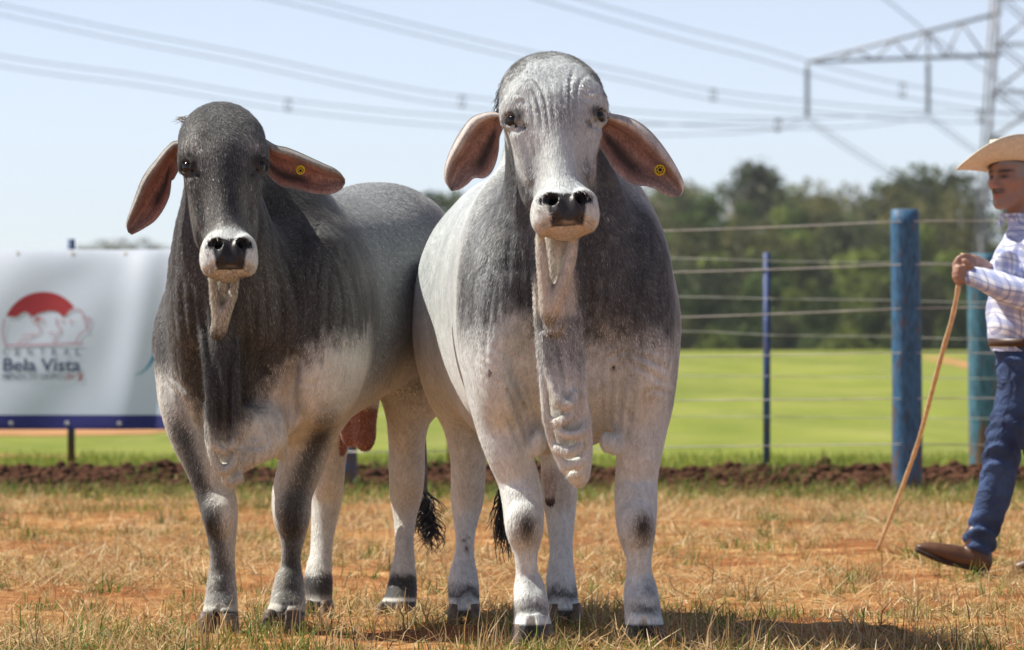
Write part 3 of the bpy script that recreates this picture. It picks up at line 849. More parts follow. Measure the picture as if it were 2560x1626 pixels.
def do_woods():
    rg = random.Random(21)
    LAB = ['dark green leafy tree of the woods', 'fresh green tree of the woods', 'olive green spreading tree of the woods', 'thin brownish dry tree of the woods', 'dusky green broad tree of the woods']
    WHERE = [' on its crest', ' just below its crest', ' high on its slope', ' half way up its slope', ' low on its slope', ' along its foot']
    def top(x):
        return float(np.interp(x, [850, 1000, 1100, 1400, 1680, 1760, 1850, 1960, 2060, 2160, 2260, 2400, 2480, 2600, 2900], [560, 505, 488, 470, 455, 447, 470, 485, 468, 475, 462, 470, 495, 500, 505]))
    for row, (d, off, step) in enumerate(((352, 0, 84), (326, 40, 88), (300, 90, 92), (274, 150, 98), (250, 215, 106), (232, 280, 112))):
        x = 830 + 40 * row + rg.uniform(0, 60)
        while x < 2860:
            k = rg.choices((0, 1, 2, 3, 4), ((.7, .8, 1.3, .9, 1), (1, 1.2, 1.1, .7, .9), (1, 1.5, 1, .45, 1), (1.2, 1.5, .7, .3, 1), (1.6, 1, .3, .2, 1), (2, .8, .2, .1, 1))[row])[0]
            plant_tree(k, x + rg.uniform(-25, 25), d + rg.uniform(-9, 9), top(x) + off + rg.uniform(-22, 28), LAB[k] + WHERE[row], 'trees of the woods', rg.uniform(.62, .92), rg.uniform(0, 6.28), 'tree', (1.5, 1.4, 1.25, 1.1, .95, .8)[row])  # rows paler uphill: haze as well as dry crowns put into the colour
            x += step * rg.uniform(.75, 1.2)
    plant_tree(5, 1868, 338, 396, 'tall airy tree with tufted crown rising above the woods', None, 1.05, 1.0)
    plant_tree(5, 1925, 340, 424, 'slim tufted tree beside the tall airy tree above the woods', None, .8, 2.1)
    plant_tree(4, 2310, 336, 428, 'big rounded dark tree standing above the woods', None, 1.3, .4)
    plant_tree(6, 2125, 212, 812, 'pale green bush at the foot of the woods beside the pasture', None, .95, .2, 'bush')
    plant_tree(6, 1800, 214, 822, 'low green bush at the foot of the woods near the slim post', None, .7, 1.2, 'bush')
    x = -1000
    while x < 850:
        k = rg.choice((0, 1, 2, 4))
        plant_tree(k, x, 345 + rg.uniform(-8, 8), 636 + rg.uniform(-8, 14), LAB[k] + ' behind the banner, lower than the rest', 'trees of the woods', rg.uniform(.7, 1.0), rg.uniform(0, 6))
        x += rg.uniform(90, 150)
    x = -1700
    while x < 1050:
        plant_tree(rg.choice((0, 2, 4)), x, 620 + rg.uniform(-30, 30), float(np.interp(x, [-200, 120, 240, 340, 420, 700, 1000], [640, 634, 602, 608, 598, 590, 560])) + rg.uniform(-6, 8), 'distant hazy tree on the horizon behind the banner', 'trees on the horizon', 1.3, rg.uniform(0, 6))
        x += rg.uniform(70, 110)
do_woods()

# ================================================================ power line
steel = simple_mat('weathered galvanised steel', (.34, .34, .35), .6, .3, var=.25, scale=3)
insul = simple_mat('grey glass insulator', (.22, .25, .27), .35, 0, var=.2, scale=5)
cable = simple_mat('aluminium conductor', (.25, .26, .28), .5, .5, var=.1, scale=2)
TD = 250.0
def bar(parent, a, b, r=.07, name='brace', m=steel):
    a, b = np.asarray(a, float), np.asarray(b, float)
    V, Q, Tt = tube_mesh([a, b], r, 4)
    return mesh_from(name, V, Q, Tt, (m,), parent, False)
def do_tower():
    tb = PX(2566, 0, TD)
    zb = float(ground_z(np.array([tb[0]]), np.array([TD]))[0])
    t = empty('transmission_tower', (tb[0], TD, zb))
    tag(t, 'lattice steel transmission tower with long cross arm above the woods', 'pylon')
    zt = float(PX(0, 25, TD)[2]); ztop = zt + 4.5
    def hw(z): return 2.25 + (1.12 - 2.25) * min((z - zb) / (zt - zb), 1)
    cor = lambda sx, sy, z: np.array((tb[0] + sx * hw(z), TD + sy * hw(z), z))
    for sx in (-1, 1):
        for sy in (-1, 1):
            bar(t, cor(sx, sy, zb - .4), cor(sx, sy, ztop), .065, 'leg')
    lv = np.linspace(zb, ztop, 11)
    for i in range(10):
        for f in range(4):
            s0, s1 = ((-1, -1), (1, -1), (1, 1), (-1, 1))[f], ((1, -1), (1, 1), (-1, 1), (-1, -1))[f]
            bar(t, cor(*s0, lv[i]), cor(*s1, lv[i + 1]), .032); bar(t, cor(*s1, lv[i]), cor(*s0, lv[i + 1]), .032)
            bar(t, cor(*s0, lv[i + 1]), cor(*s1, lv[i + 1]), .035)
    # cross arm, to both sides
    q = lambda x, y: PX(x, y, TD)
    for mir in (0, 1):
        def pt(x, y, dy=0):
            p = q(x, y).copy(); p[1] += dy
            if mir: p[0] = 2 * tb[0] - p[0]
            return p
        tip = pt(2018, 156)
        for dy in (-1, 1):
            bar(t, pt(2500, 33, dy * 1.1), tip, .052, 'cross_arm')
            bar(t, pt(2502, 138, dy * 1.1), tip, .052, 'cross_arm')
        tops = [pt(2018 + (2500 - 2018) * f, 156 + (33 - 156) * f) for f in (.25, .45, .62, .80)]
        bots = [pt(2018 + (2500 - 2018) * f, 156 + (138 - 156) * f) for f in (.16, .35, .54, .72, .92)]
        for a, b in zip(bots[:-1], tops): bar(t, a, b, .045)
        for a, b in zip(bots[1:], tops): bar(t, a, b, .045)
        for x, y0, y1 in ((2018, 156, 292), (2320, 80, 288)):
            a, b = pt(x, y0), pt(x, y1)
            bar(t, a, b, .05, 'insulator_rod')
            z = np.linspace(.12 if x == 2018 else .40, .95, 15)
            pr = []
            for f in z:
                c = a + (b - a) * f
                pr.append(tube_mesh([c + (0, 0, .06), c, c - (0, 0, .03)], [.05, .15, .12], 10))
            V, Q, Tt = merge(pr)
            o = mesh_from('insulator_discs', V, Q, Tt, (insul,), t)
            o['kind'] = 'stuff'
    return t
do_tower()
def line(pts, label, spacers=(), sep=26, d0=250, d1=232, r=.021):
    P = np.array(pts, float)
    C = sample_poly(P, 60)
    ln = empty('power_line', tuple(PX(C[-1][0], C[-1][1], d0)))
    tag(ln, label, 'power line', 'conductors of the power line')
    x0, x1 = C[0][0], C[-1][0]
    dd = lambda x: d1 + (d0 - d1) * (x - x0) / (x1 - x0)
    for k in ((-.5, .5) if sep else (0,)):
        W3 = np.array([PX(x, y + k * sep * (.35 + .65 * min(1, (x1 - x) / 160.) if x > x1 - 160 else 1), dd(x)) for x, y in C])
        V, Q, Tt = tube_mesh(W3, r, 6)
        mesh_from('conductor', V, Q, Tt, (cable,), ln)
    for sx in spacers:
        sy = np.interp(sx, C[:, 0], C[:, 1])
        a = []
        for ox in (-.10, .10):
            a.append(box_mesh(PX(sx, sy, dd(sx)) + (ox, 0, 0), (.022, .04, sep * dd(sx) / FPX * .5)))
        for oz in (-.5, .5): a.append(box_mesh(PX(sx, sy + oz * sep, dd(sx)), (.12, .05, .05)))
        V, Q, _ = merge(a)
        mesh_from('spacer', V, Q, None, (cable,), ln, False)
    return ln
line([(-500, 42), (0, 152), (360, 203), (720, 263), (1150, 306), (1600, 325), (1945, 314), (2018, 296)], 'lowest twin cable of the power line, hanging from the cross arm tip', (720, 1945))
line([(-400, -62), (0, 24), (300, 88), (590, 143), (900, 210), (1155, 254), (1588, 292), (1900, 308), (2150, 304), (2320, 290)], 'twin cable sagging to the inner insulator of the cross arm, behind both heads', (1155, 2450))
line([(400, -70), (735, 0), (1020, 70), (1300, 136), (1560, 190), (1783, 238), (2037, 268), (2300, 290), (2640, 300)], 'twin cable passing just over the pale bull to the tower body', (1783,), 24)
line([(1100, -90), (1410, 2), (1700, 84), (1900, 134), (2080, 186), (2256, 226), (2475, 262), (2812, 285)], 'highest twin cable crossing above the cross arm', (2256,), 32)
line([(2018, 298), (2100, 355), (2225, 432), (2330, 480)], 'cable leaving the cross arm tip towards the woods', (), 14, 330, 251, .022)
line([(2320, 292), (2380, 335), (2440, 378), (2540, 430)], 'cable leaving the inner insulator towards the woods', (), 14, 330, 251, .022)
line([(2080, -90), (2215, 0), (2330, 90), (2480, 190), (2640, 290)], 'single earth wire slanting steeply behind the tower', (), 0, 300, 262, .03)
# ================================================================ the two bulls
def to_px(V):
    return 1280 + V[:, 0] * FPX / V[:, 1], HOR - (V[:, 2] - CAM_H) * FPX / V[:, 1]

def T(lst, D, sc=1.0):
    """(x, y, halfwidth[, extra depth]) in photo pixels at distance D -> tube points in metres"""
    out = []
    for p in lst:
        d = D + (p[3] if len(p) > 3 else 0)
        q = PX(p[0], p[1], d)
        out.append((q[0], q[1], q[2], p[2] * d / FPX * sc))
    return out

import copy
NOSE = .012          # the nose pad sits this much further down the face
class Head:
    """local frame of a bull's head: u = picture right, w = down the face, v = out of the forehead"""
    def __init__(s, O, tilt, yaw, roll, su, sw, sv):
        t, y, r = map(math.radians, (tilt, yaw, roll))
        W = np.array((0, -math.sin(t), -math.cos(t))); V = np.array((0, -math.cos(t), math.sin(t))); U = np.array((1.0, 0, 0))
        Rz = np.array(((math.cos(y), -math.sin(y), 0), (math.sin(y), math.cos(y), 0), (0, 0, 1)))
        U, V, W = Rz @ U, Rz @ V, Rz @ W
        c, sn = math.cos(r), math.sin(r)
        s.U, s.W, s.V = c * U + sn * -W, c * W + sn * U, V
        s.O = np.asarray(O, float); s.s = np.array((su, sw, sv))
        s.R = np.array((s.U, s.W, s.V))
    def __call__(s, u, w, v):
        return s.O + s.U * u * s.s[0] + s.W * w * s.s[1] + s.V * v * s.s[2]
    def local(s, P):
        q = (P - s.O) @ s.R.T
        return q / s.s
    def r(s, a, b, c): return np.array((a, b, c)) * s.s
    def tp(s, pts): return [(*s(*p[:3]), p[3] * s.s[0]) for p in pts]

def sculpt_head(G, H, wrinkles):
    su, sw, sv = H.s
    Hn = copy.copy(H); Hn.O = H.O + H.W * NOSE * sw
    rows = [  # w, cv, ru, front, back, e
        (.000, .00, .030, .020, -.03, 2), (.012, .00, .066, .045, -.06, 2), (.032, .00, .102, .072, -.09, 2), (.060, .00, .130, .096, -.11, 2.1),
        (.105, .02, .153, .122, -.13, 2.2), (.160, .03, .158, .136, -.15, 2.35), (.215, .03, .146, .132, -.16, 2.4), (.250, .02, .136, .124, -.165, 2.3),
        (.300, .00, .121, .104, -.17, 2.2), (.350, -.03, .107, .078, -.165, 2.1), (.402, -.04, .092, .060, -.15, 2.1),
        (.455, -.02, .080, .056, -.12, 2.1), (.507, .0, .080, .064, -.08, 2.2), (.545, .0, .070, .05, -.05, 2.2),
        (.570, .0, .045, .03, -.03, 2), (.583, .0, .01, .01, -.01, 2)]
    G.loft(H.O, H.U, H.V, H.W, [(w_ * sw, 0, cv * sv, ru * su, f * sv, b * sv, e) for w_, cv, ru, f, b, e in rows], k=.03)
    # bridge of the nose
    G.tube(H.tp([(0, .20, .078, .062), (0, .29, .066, .054), (0, .37, .050, .052), (0, .44, .042, .056), (0, .50, .036, .064)]), k=.024)
    # brow ridges and cheek bones
    for sg in (-1, 1):
        G.tube(H.tp([(sg * .085, .165, .085, .030), (sg * .122, .19, .066, .036), (sg * .132, .225, .045, .032)]), k=.03)
        G.tube(H.tp([(sg * .118, .280, .040, .020), (sg * .104, .33, .024, .016), (sg * .090, .39, .005, .010)]), k=.022)
        G.ell(H(sg * .085, .35, -.07), H.r(.034, .10, .06), H.R, k=.04)
    # muzzle, lips, chin, nose pad
    G.ell(H(0, .512, .033), H.r(.094, .066, .072), H.R, k=.03, e=2.6)
    for sg in (-1, 1):
        G.ell(H(sg * .062, .533, .038), H.r(.040, .046, .056), H.R, k=.015, e=2.3)
        G.ell(Hn(sg * .054, .496, .076), H.r(.034, .030, .032), H.R, k=.02)
    G.ell(H(0, .562, .014), H.r(.058, .024, .048), H.R, k=.010)
    G.ell(Hn(0, .526, .090), H.r(.056, .040, .024), H.R, k=.014, e=2.3)
    for sg in (-1, 1):      # nostrils: flared, comma shaped
        G.tube(Hn.tp([(sg * .030, .538, .110, .007), (sg * .024, .515, .116, .009), (sg * .038, .490, .112, .009), (sg * .062, .482, .100, .009), (sg * .082, .494, .086, .008), (sg * .080, .520, .084, .007)]), k=.014)
        G.tube(Hn.tp([(sg * .034, .534, .140, .008), (sg * .042, .518, .134, .015), (sg * .056, .505, .122, .017), (sg * .074, .505, .108, .010)]), k=.006, cut=True)
        G.tube(Hn.tp([(sg * .048, .514, .140, .017), (sg * .040, .502, .100, .018), (sg * .034, .492, .060, .016)]), k=.004, cut=True)
    G.tube(H.tp([(-.086, .570, .045, .005), (-.05, .564, .083, .005), (0, .557, .096, .005), (.05, .564, .083, .005), (.086, .570, .045, .005)]), k=.008, cut=True)
    G.tube(Hn.tp([(0, .535, .120, .003), (0, .56, .100, .004)]), k=.006, cut=True)
    # eye sockets with lids
    for sg in (-1, 1):
        n = H.R.T @ np.array((sg * .80, .05, .60)); n /= np.linalg.norm(n)
        c = H(sg * .1255, .240, .062)
        G.ell(c + n * .012, (.027, .027, .027), k=.010, cut=True)
        a = np.cross(n, H.W); a /= np.linalg.norm(a); b = np.cross(n, a)
        ring = [(*(c + n * (.012 + .004 * math.sin(th)) + (a * math.cos(th) * .027 + b * math.sin(th) * .019)), .0070) for th in np.linspace(0, 2 * math.pi, 19)]
        G.tube(ring, k=.010, dens=2)
        G.tube([(*(c + n * .014 + a * sg * -.026 * 0 + H.R.T @ np.array((-sg * .016, .022, .010)) * 1.0), .006), (*(c + H.R.T @ np.array((-sg * .040, .042, .016))), .004)], k=.008, cut=True)
    # skin folds over the brow and forehead
    if wrinkles:
        lo, hi = H(0, .2, .05) - .3, H(0, .2, .05) + .3
        lines = wrinkles
        def fn(X, Y, Z):
            dx, dy, dz = X - np.float32(H.O[0]), Y - np.float32(H.O[1]), Z - np.float32(H.O[2])
            f = lambda A, q: (dx * np.float32(A[0]) + dy * np.float32(A[1]) + dz * np.float32(A[2])) / q
            u, w_, v = f(H.U, su), f(H.W, sw), f(H.V, sv)
            d = 0
            for pts, dep in lines:
                C = sample_poly(pts, 14)
                best = np.full(u.shape, 9, np.float32); wt = np.zeros(u.shape, np.float32)
                for i_, (a, b) in enumerate(zip(C[:-1], C[1:])):
                    e = b - a; t = np.clip(((u - a[0]) * e[0] + (w_ - a[1]) * e[1]) / (e @ e), 0, 1)
                    d2 = (u - a[0] - t * e[0]) ** 2 + (w_ - a[1] - t * e[1]) ** 2
                    wt = np.where(d2 < best, np.maximum(np.sin(np.pi * (i_ + t) / (len(C) - 1)), 0) ** .8, wt)
                    best = np.minimum(best, d2)
                d = d + dep * wt * (np.exp(-best / .0042 ** 2) - .5 * np.exp(-(np.sqrt(best) - .0098) ** 2 / .006 ** 2))
            return d * np.clip((v - .0) / .04, 0, 1)
        G.disp(lo, hi, fn)

def ear_mesh(edgeA, edgeB, D0, Dtip, cup, sgn, nt=40, ns=22, fold=.022):
    """ear as a cupped leathery blade between its upper edge A and lower edge B (photo pixels)"""
    A = sample_poly(edgeA, nt); B = sample_poly(edgeB, nt)
    V = np.zeros((nt, ns, 3))
    tt = np.linspace(0, 1, nt); ss = np.linspace(0, 1, ns)
    prof = np.interp(ss, [0, .10, .24, .38, .6, .8, 1], [.25, -.75, -.2, .75, 1.0, .55, 0])
    prof = np.convolve(np.pad(prof, 2, mode='edge'), [.1, .2, .4, .2, .1], 'valid')
    for i, t in enumerate(tt):
        cp = cup * (math.sin(math.pi * min(t * .8 + .18, 1)) ** .8)
        for j, s_ in enumerate(ss):
            p = A[i] * (1 - s_) + B[i] * s_
            d = D0 + (Dtip - D0) * t + cp * prof[j] + .006 * math.sin(9 * s_ + 5 * t) * t + .0055 * math.sin(17 * s_ + 2.5 * t) * math.sin(math.pi * min(max((s_ - .25) / .7, 0), 1)) * math.sin(math.pi * min(t * 1.1, 1))
            V[i, j] = PX(p[0], p[1], d)
    Vf = V.reshape(-1, 3)
    du = np.gradient(V, axis=0); dv = np.gradient(V, axis=1)
    N = np.cross(du, dv); N /= np.linalg.norm(N, axis=2)[..., None] + 1e-9
    if N[nt // 2, ns // 2, 1] < 0: N = -N          # points away from the camera = outer side
    th = .0065 * (1 - .35 * tt)[:, None] * (np.sin(np.pi * np.clip(ss, .02, .98)) ** .35)[None]
    th[-1] *= .5
    back = (V + N * th[..., None]).reshape(-1, 3)
    i = np.arange(nt - 1)[:, None] * ns; j = np.arange(ns - 1)[None]
    q = np.stack([i + j, i + j + 1, i + ns + j + 1, i + ns + j], -1).reshape(-1, 4)
    n = nt * ns
    Q = [q, q[:, ::-1] + n]
    rim = np.concatenate([np.arange(nt) * ns, (nt - 1) * ns + np.arange(1, ns), (np.arange(nt)[::-1] * ns + ns - 1)[1:], np.arange(ns - 1)[::-1]])
    Q.append(np.stack([rim[:-1], rim[:-1] + n, rim[1:] + n, rim[1:]], 1))
    side = np.concatenate([np.zeros(n), np.ones(n)])
    S = np.tile(np.tile(ss, nt), 2); TT = np.tile(np.repeat(tt, ns), 2)
    return np.vstack([Vf, back]), np.vstack(Q), side, S, TT, V

def ear_colour(side, S, TT, V, inner, outer, dark):
    C = np.where((side > .5)[:, None], outer, 0.0) + np.where((side <= .5)[:, None], inner, 0.0)
    band = (1 - smst(.14, .26, S)) * (side < .5)
    C = C * (1 - band[:, None]) + np.array(outer) * band[:, None]
    slit = np.exp(-np.abs((S - .64 - .07 * np.sin(4 * TT)) / .12) ** 3) * smst(.06, .2, TT) * (1 - smst(.50, .66, TT)) * (side < .5)
    C = C * (1 - .93 * slit[:, None]) + np.array(dark) * .93 * slit[:, None]
    tip = smst(.55, .95, TT) * (side < .5) * (1 - band)
    C = C * (1 - .45 * tip[:, None]) + np.array(outer) * .62 * .45 * tip[:, None]
    rim = (smst(.93, 1, S) + smst(.96, 1, TT)).clip(0, 1) * (side < .5)
    C = C * (1 - .6 * rim[:, None]) + np.array(outer) * .6 * rim[:, None]
    st = vnoise(np.stack([S * 26, TT * 3.5, side * 9], 1), 1.0, 2.2) - .5
    C *= (1 + .55 * st * (side < .5) * (1 - slit))[:, None]
    C *= (.78 + .44 * fbm(V, 45, 3))[:, None]
    return C

def hoof_mesh(cx, cy, z0, wd, h=.075, ln=.105, splay=.12, yaw=0.0):
    """cloven hoof: two claws, toes towards -Y"""
    parts = []
    ns, nz = 18, 7
    for sg in (-1, 1):
        rings = []
        for i in range(nz):
            t = i / (nz - 1)
            zz = z0 + h * t
            k = 1.02 - .22 * t ** 1.6
            if i == 0: k *= .985
            ry_f, ry_b, rx = ln * (1.02 - .42 * t), ln * (.62 - .08 * t), wd * .5 * k
            ring = []
            for j in range(ns):
                a = 2 * math.pi * j / ns
                x, y = math.cos(a), math.sin(a)
                px_ = rx * math.copysign(abs(x) ** .85, x)
                if x * sg < 0: px_ *= .88
                py_ = (ry_f if y < 0 else ry_b) * math.copysign(abs(y) ** .9, y)
                px_ += sg * splay * max(0, -py_) * .25
                ring.append((sg * wd * .56 * (1 - .06 * t) + px_ , py_ + .012 * (1 - t), zz))
            rings.append(ring)
        V = np.array(rings).reshape(-1, 3)
        i = np.arange(nz - 1)[:, None] * ns; j = np.arange(ns)[None]; j2 = (j + 1) % ns
        Q = np.stack([i + j, i + j2, i + ns + j2, i + ns + j], -1).reshape(-1, 4)
        n = len(V)
        V = np.vstack([V, V[:ns].mean(0), V[-ns:].mean(0) + (0, 0, .006)])
        jj = np.arange(ns)
        Tt = np.vstack([np.stack([np.full(ns, n), (jj + 1) % ns, jj], 1), np.stack([np.full(ns, n + 1), (nz - 1) * ns + jj, (nz - 1) * ns + (jj + 1) % ns], 1)])
        parts.append((V, Q, Tt))
    V, Q, Tt = merge(parts)
    c, s_ = math.cos(yaw), math.sin(yaw)
    V[:, :2] = V[:, :2] @ np.array(((c, s_), (-s_, c)))
    V[:, 0] += cx; V[:, 1] += cy
    return V, Q, Tt

def coat_material(name, speck=.35, hair=1.0):
    m, N, L, B = mat(name)
    at = N.new('ShaderNodeAttribute'); at.attribute_name = 'coat'
    fo = N.new('ShaderNodeAttribute'); fo.attribute_name = 'fold'
    wet = N.new('ShaderNodeAttribute'); wet.attribute_name = 'wet'
    tc = N.new('ShaderNodeTexCoord')
    mp = N.new('ShaderNodeMapping'); mp.inputs['Scale'].default_value = (260, 260, 85)
    L.new(tc.outputs['Object'], mp.inputs['Vector'])
    n1 = N.new('ShaderNodeTexNoise'); n1.inputs['Scale'].default_value = 1.0; n1.inputs['Detail'].default_value = 2; n1.inputs['Roughness'].default_value = .7
    L.new(mp.outputs[0], n1.inputs['Vector'])
    mp3 = N.new('ShaderNodeMapping'); mp3.inputs['Scale'].default_value = (70, 70, 26)
    L.new(tc.outputs['Object'], mp3.inputs['Vector'])
    n3 = N.new('ShaderNodeTexNoise'); n3.inputs['Scale'].default_value = 1.0; n3.inputs['Detail'].default_value = 4; n3.inputs['Roughness'].default_value = .6
    L.new(mp3.outputs[0], n3.inputs['Vector'])
    n2 = N.new('ShaderNodeTexNoise'); n2.inputs['Scale'].default_value = 16; n2.inputs['Detail'].default_value = 5
    L.new(tc.outputs['Object'], n2.inputs['Vector'])
    def mrange(src, a, b, c, d):
        r = N.new('ShaderNodeMapRange'); r.inputs['From Min'].default_value = a; r.inputs['From Max'].default_value = b
        r.inputs['To Min'].default_value = c; r.inputs['To Max'].default_value = d; L.new(src, r.inputs['Value']); return r.outputs[0]
    def mth(op, a, b):
        x = N.new('ShaderNodeMath'); x.operation = op
        for i, v in enumerate((a, b)):
            if isinstance(v, (int, float)): x.inputs[i].default_value = v
            else: L.new(v, x.inputs[i])
        return x.outputs[0]
    f1 = mrange(n1.outputs['Fac'], .3, .7, 1 - speck, 1 + speck)
    f2 = mrange(n2.outputs['Fac'], .3, .7, .88, 1.12)
    f3 = mrange(n3.outputs['Fac'], .3, .7, .80, 1.20)
    bw = N.new('ShaderNodeRGBToBW'); L.new(at.outputs['Color'], bw.inputs[0])
    amp = mrange(bw.outputs[0], .30, .58, 1.0, .28)              # white hair is even, grey hair is roan
    f1 = mth('ADD', 1.0, mth('MULTIPLY', mth('SUBTRACT', f1, 1.0), amp))
    f = mth('MULTIPLY', mth('MULTIPLY', f1, f2), f3)
    sc = N.new('ShaderNodeVectorMath'); sc.operation = 'SCALE'
    L.new(at.outputs['Color'], sc.inputs[0]); L.new(f, sc.inputs['Scale'])
    L.new(sc.outputs[0], B.inputs['Base Color'])
    # short hair and hanging skin folds
    wv = N.new('ShaderNodeTexNoise'); wv.noise_type = 'RIDGED_MULTIFRACTAL'
    wv.inputs['Scale'].default_value = 1.0; wv.inputs['Detail'].default_value = 2.5; wv.inputs['Roughness'].default_value = .55; wv.inputs['Distortion'].default_value = .35
    mp2 = N.new('ShaderNodeMapping'); mp2.inputs['Scale'].default_value = (15, 9, 1.5)
    L.new(tc.outputs['Object'], mp2.inputs['Vector']); L.new(mp2.outputs[0], wv.inputs['Vector'])
    hgt = mth('ADD', mth('MULTIPLY', n1.outputs['Fac'], .10 * hair), mth('ADD', mth('MULTIPLY', n3.outputs['Fac'], .30 * hair), mth('MULTIPLY', mth('MULTIPLY', wv.outputs['Fac'], fo.outputs['Fac']), -.9)))
    bp = N.new('ShaderNodeBump'); bp.inputs['Strength'].default_value = .8; bp.inputs['Distance'].default_value = .006
    L.new(hgt, bp.inputs['Height']); L.new(bp.outputs[0], B.inputs['Normal'])
    L.new(mrange(wet.outputs['Fac'], 0, 1, .72, .34), B.inputs['Roughness'])
    B.inputs['Specular IOR Level'].default_value = .28
    B.inputs['Sheen Weight'].default_value = .25
    B.inputs['Sheen Roughness'].default_value = .4
    return m

hoof_mat = simple_mat('hoof horn', (.13, .095, .07), .55, var=.5, scale=35, bump=.5, bscale=70)
eye_mat = simple_mat('dark eye', (.008, .006, .006), .10, var=.3, scale=90, spec=.45)
lash_mat = simple_mat('black hair', (.010, .009, .009), .38, var=.4, scale=60)
tag_y = simple_mat('yellow plastic', (.72, .52, .01), .4, var=.08, scale=40)
tag_k = simple_mat('dark plastic', (.03, .028, .02), .5, var=.1, scale=40)

def ear_tag(bull, c, r, nrm):
    """round button tag: yellow rim, dark ring, yellow ring and black centre"""
    nrm = np.asarray(nrm, float); nrm /= np.linalg.norm(nrm)
    a = np.cross(nrm, (0, 0, 1)); a /= np.linalg.norm(a); b = np.cross(nrm, a)
    ns = 28
    th = np.arange(ns) / ns * 2 * math.pi
    prof = [(1.0, -.006), (1.0, .006), (.90, .010), (.80, .008), (.72, .006), (.46, .006), (.44, .010), (.34, .010), (.30, .004), (.0, .004)]
    V, mi = [], []
    for rr, hh in prof:
        for t in th: V.append(c + nrm * hh + (a * math.cos(t) + b * math.sin(t)) * r * max(rr, .001))
    Q = []
    for i in range(len(prof) - 1):
        for j in range(ns):
            Q.append((i * ns + j, i * ns + (j + 1) % ns, (i + 1) * ns + (j + 1) % ns, (i + 1) * ns + j))
            mi.append(1 if (i in (4, 7, 8) and not (i == 4 and j % 4 == 0)) else 0)
    return mesh_from('ear_tag', np.array(V), Q, None, (tag_y, tag_k), bull, True, mi)

def eyes(bull, H, sides=(-1, 1)):
    for sg in sides:
        n = H.R.T @ np.array((sg * .80, .05, .60)); n /= np.linalg.norm(n)
        c = H(sg * .1255, .240, .062) + n * .0015
        nu, nv = 20, 14
        V = []
        for i in range(nv + 1):
            ph = math.pi * i / nv
            for j in range(nu):
                t = 2 * math.pi * j / nu
                V.append(c + .0235 * np.array((math.sin(ph) * math.cos(t), math.sin(ph) * math.sin(t), math.cos(ph))))
        Q = [(i * nu + j, i * nu + (j + 1) % nu, (i + 1) * nu + (j + 1) % nu, (i + 1) * nu + j) for i in range(nv) for j in range(nu)]
        e = mesh_from('eye', np.array(V), Q, None, (eye_mat,), bull)
        # lashes over the upper lid
        a = np.cross(n, H.W); a /= np.linalg.norm(a); b = np.cross(n, a)
        if b[2] < 0: b = -b
        pr = []
        rg = random.Random(3)
        for t in np.linspace(.25, 2.9, 26):
            p0 = c + n * .016 + a * math.cos(t) * .024 + b * math.sin(t) * .018
            d = n * .9 + a * math.cos(t) * .6 + b * (.15 * math.sin(t) - .25) + np.array([rg.uniform(-.2, .2) for _ in range(3)])
            P = [p0, p0 + d * .008, p0 + d * .015 + b * .003]
            pr.append(tube_mesh(P, [.0011, .0008, .0003], 4))
        V, Q, Tn = merge(pr)
        mesh_from('eyelashes', V, Q, Tn, (lash_mat,), e)

def hair_tuft(name, root_pts, n, length, spread, parent, seed, rad=.0022, grav=.5, curl=.02, m=None):
    """locks of hair hanging from a line of root points"""
    rg = np.random.RandomState(seed)
    R = sample_poly(root_pts, 40)
    parts = []
    for i in range(n):
        p = R[rg.randint(40)][:3] + rg.normal(0, .006, 3)
        d = np.array(spread) + rg.normal(0, .28, 3)
        d = d / np.linalg.norm(d)
        L_ = length * rg.uniform(.55, 1.1)
        ph = rg.uniform(0, 6.28); c = rg.uniform(.3, 1) * curl
        P = []
        q = p.copy()
        ns = 9
        for k_ in range(ns):
            t = k_ / (ns - 1)
            P.append(q + c * t * np.array((math.sin(ph + 5 * t), math.cos(ph + 4 * t), 0)))
            d = d + np.array((0, 0, -grav / ns * 3)); d /= np.linalg.norm(d)
            q = q + d * L_ / ns
        parts.append(tube_mesh(P, rad * np.linspace(1, .25, ns), 4, False))
    V, Q, Tn = merge(parts)
    return mesh_from(name, V, Q, Tn, (m or lash_mat,), parent)

def blend(C, col, m):
    m = np.clip(m, 0, 1)[:, None]
    return C * (1 - m) + np.asarray(col) * m

def spot(px, py, x, y, rx, ry, p=2.0):
    return np.exp(-(np.abs((px - x) / rx) ** p + np.abs((py - y) / ry) ** p))

def nostril_mask(L_):
    """1 inside the nostrils, in head coordinates"""
    u, w_, v = np.abs(L_[:, 0]), L_[:, 1] - NOSE, L_[:, 2]
    best = np.full(len(L_), 9.)
    for pts in ([(.034, .534, .140, .008), (.042, .518, .134, .015), (.056, .505, .122, .017), (.074, .505, .108, .010)], [(.048, .514, .140, .017), (.040, .502, .100, .018), (.034, .492, .060, .016)]):
        for a, c in zip(pts[:-1], pts[1:]):
            a, c = np.array(a), np.array(c); e = c[:3] - a[:3]
            P = np.stack([u, w_, v], 1) - a[:3]
            t = np.clip(P @ e / (e @ e), 0, 1)
            best = np.minimum(best, np.linalg.norm(P - t[:, None] * e, axis=1) - (a[3] + t * (c[3] - a[3])))
    return 1 - smst(.0005, .006, best)

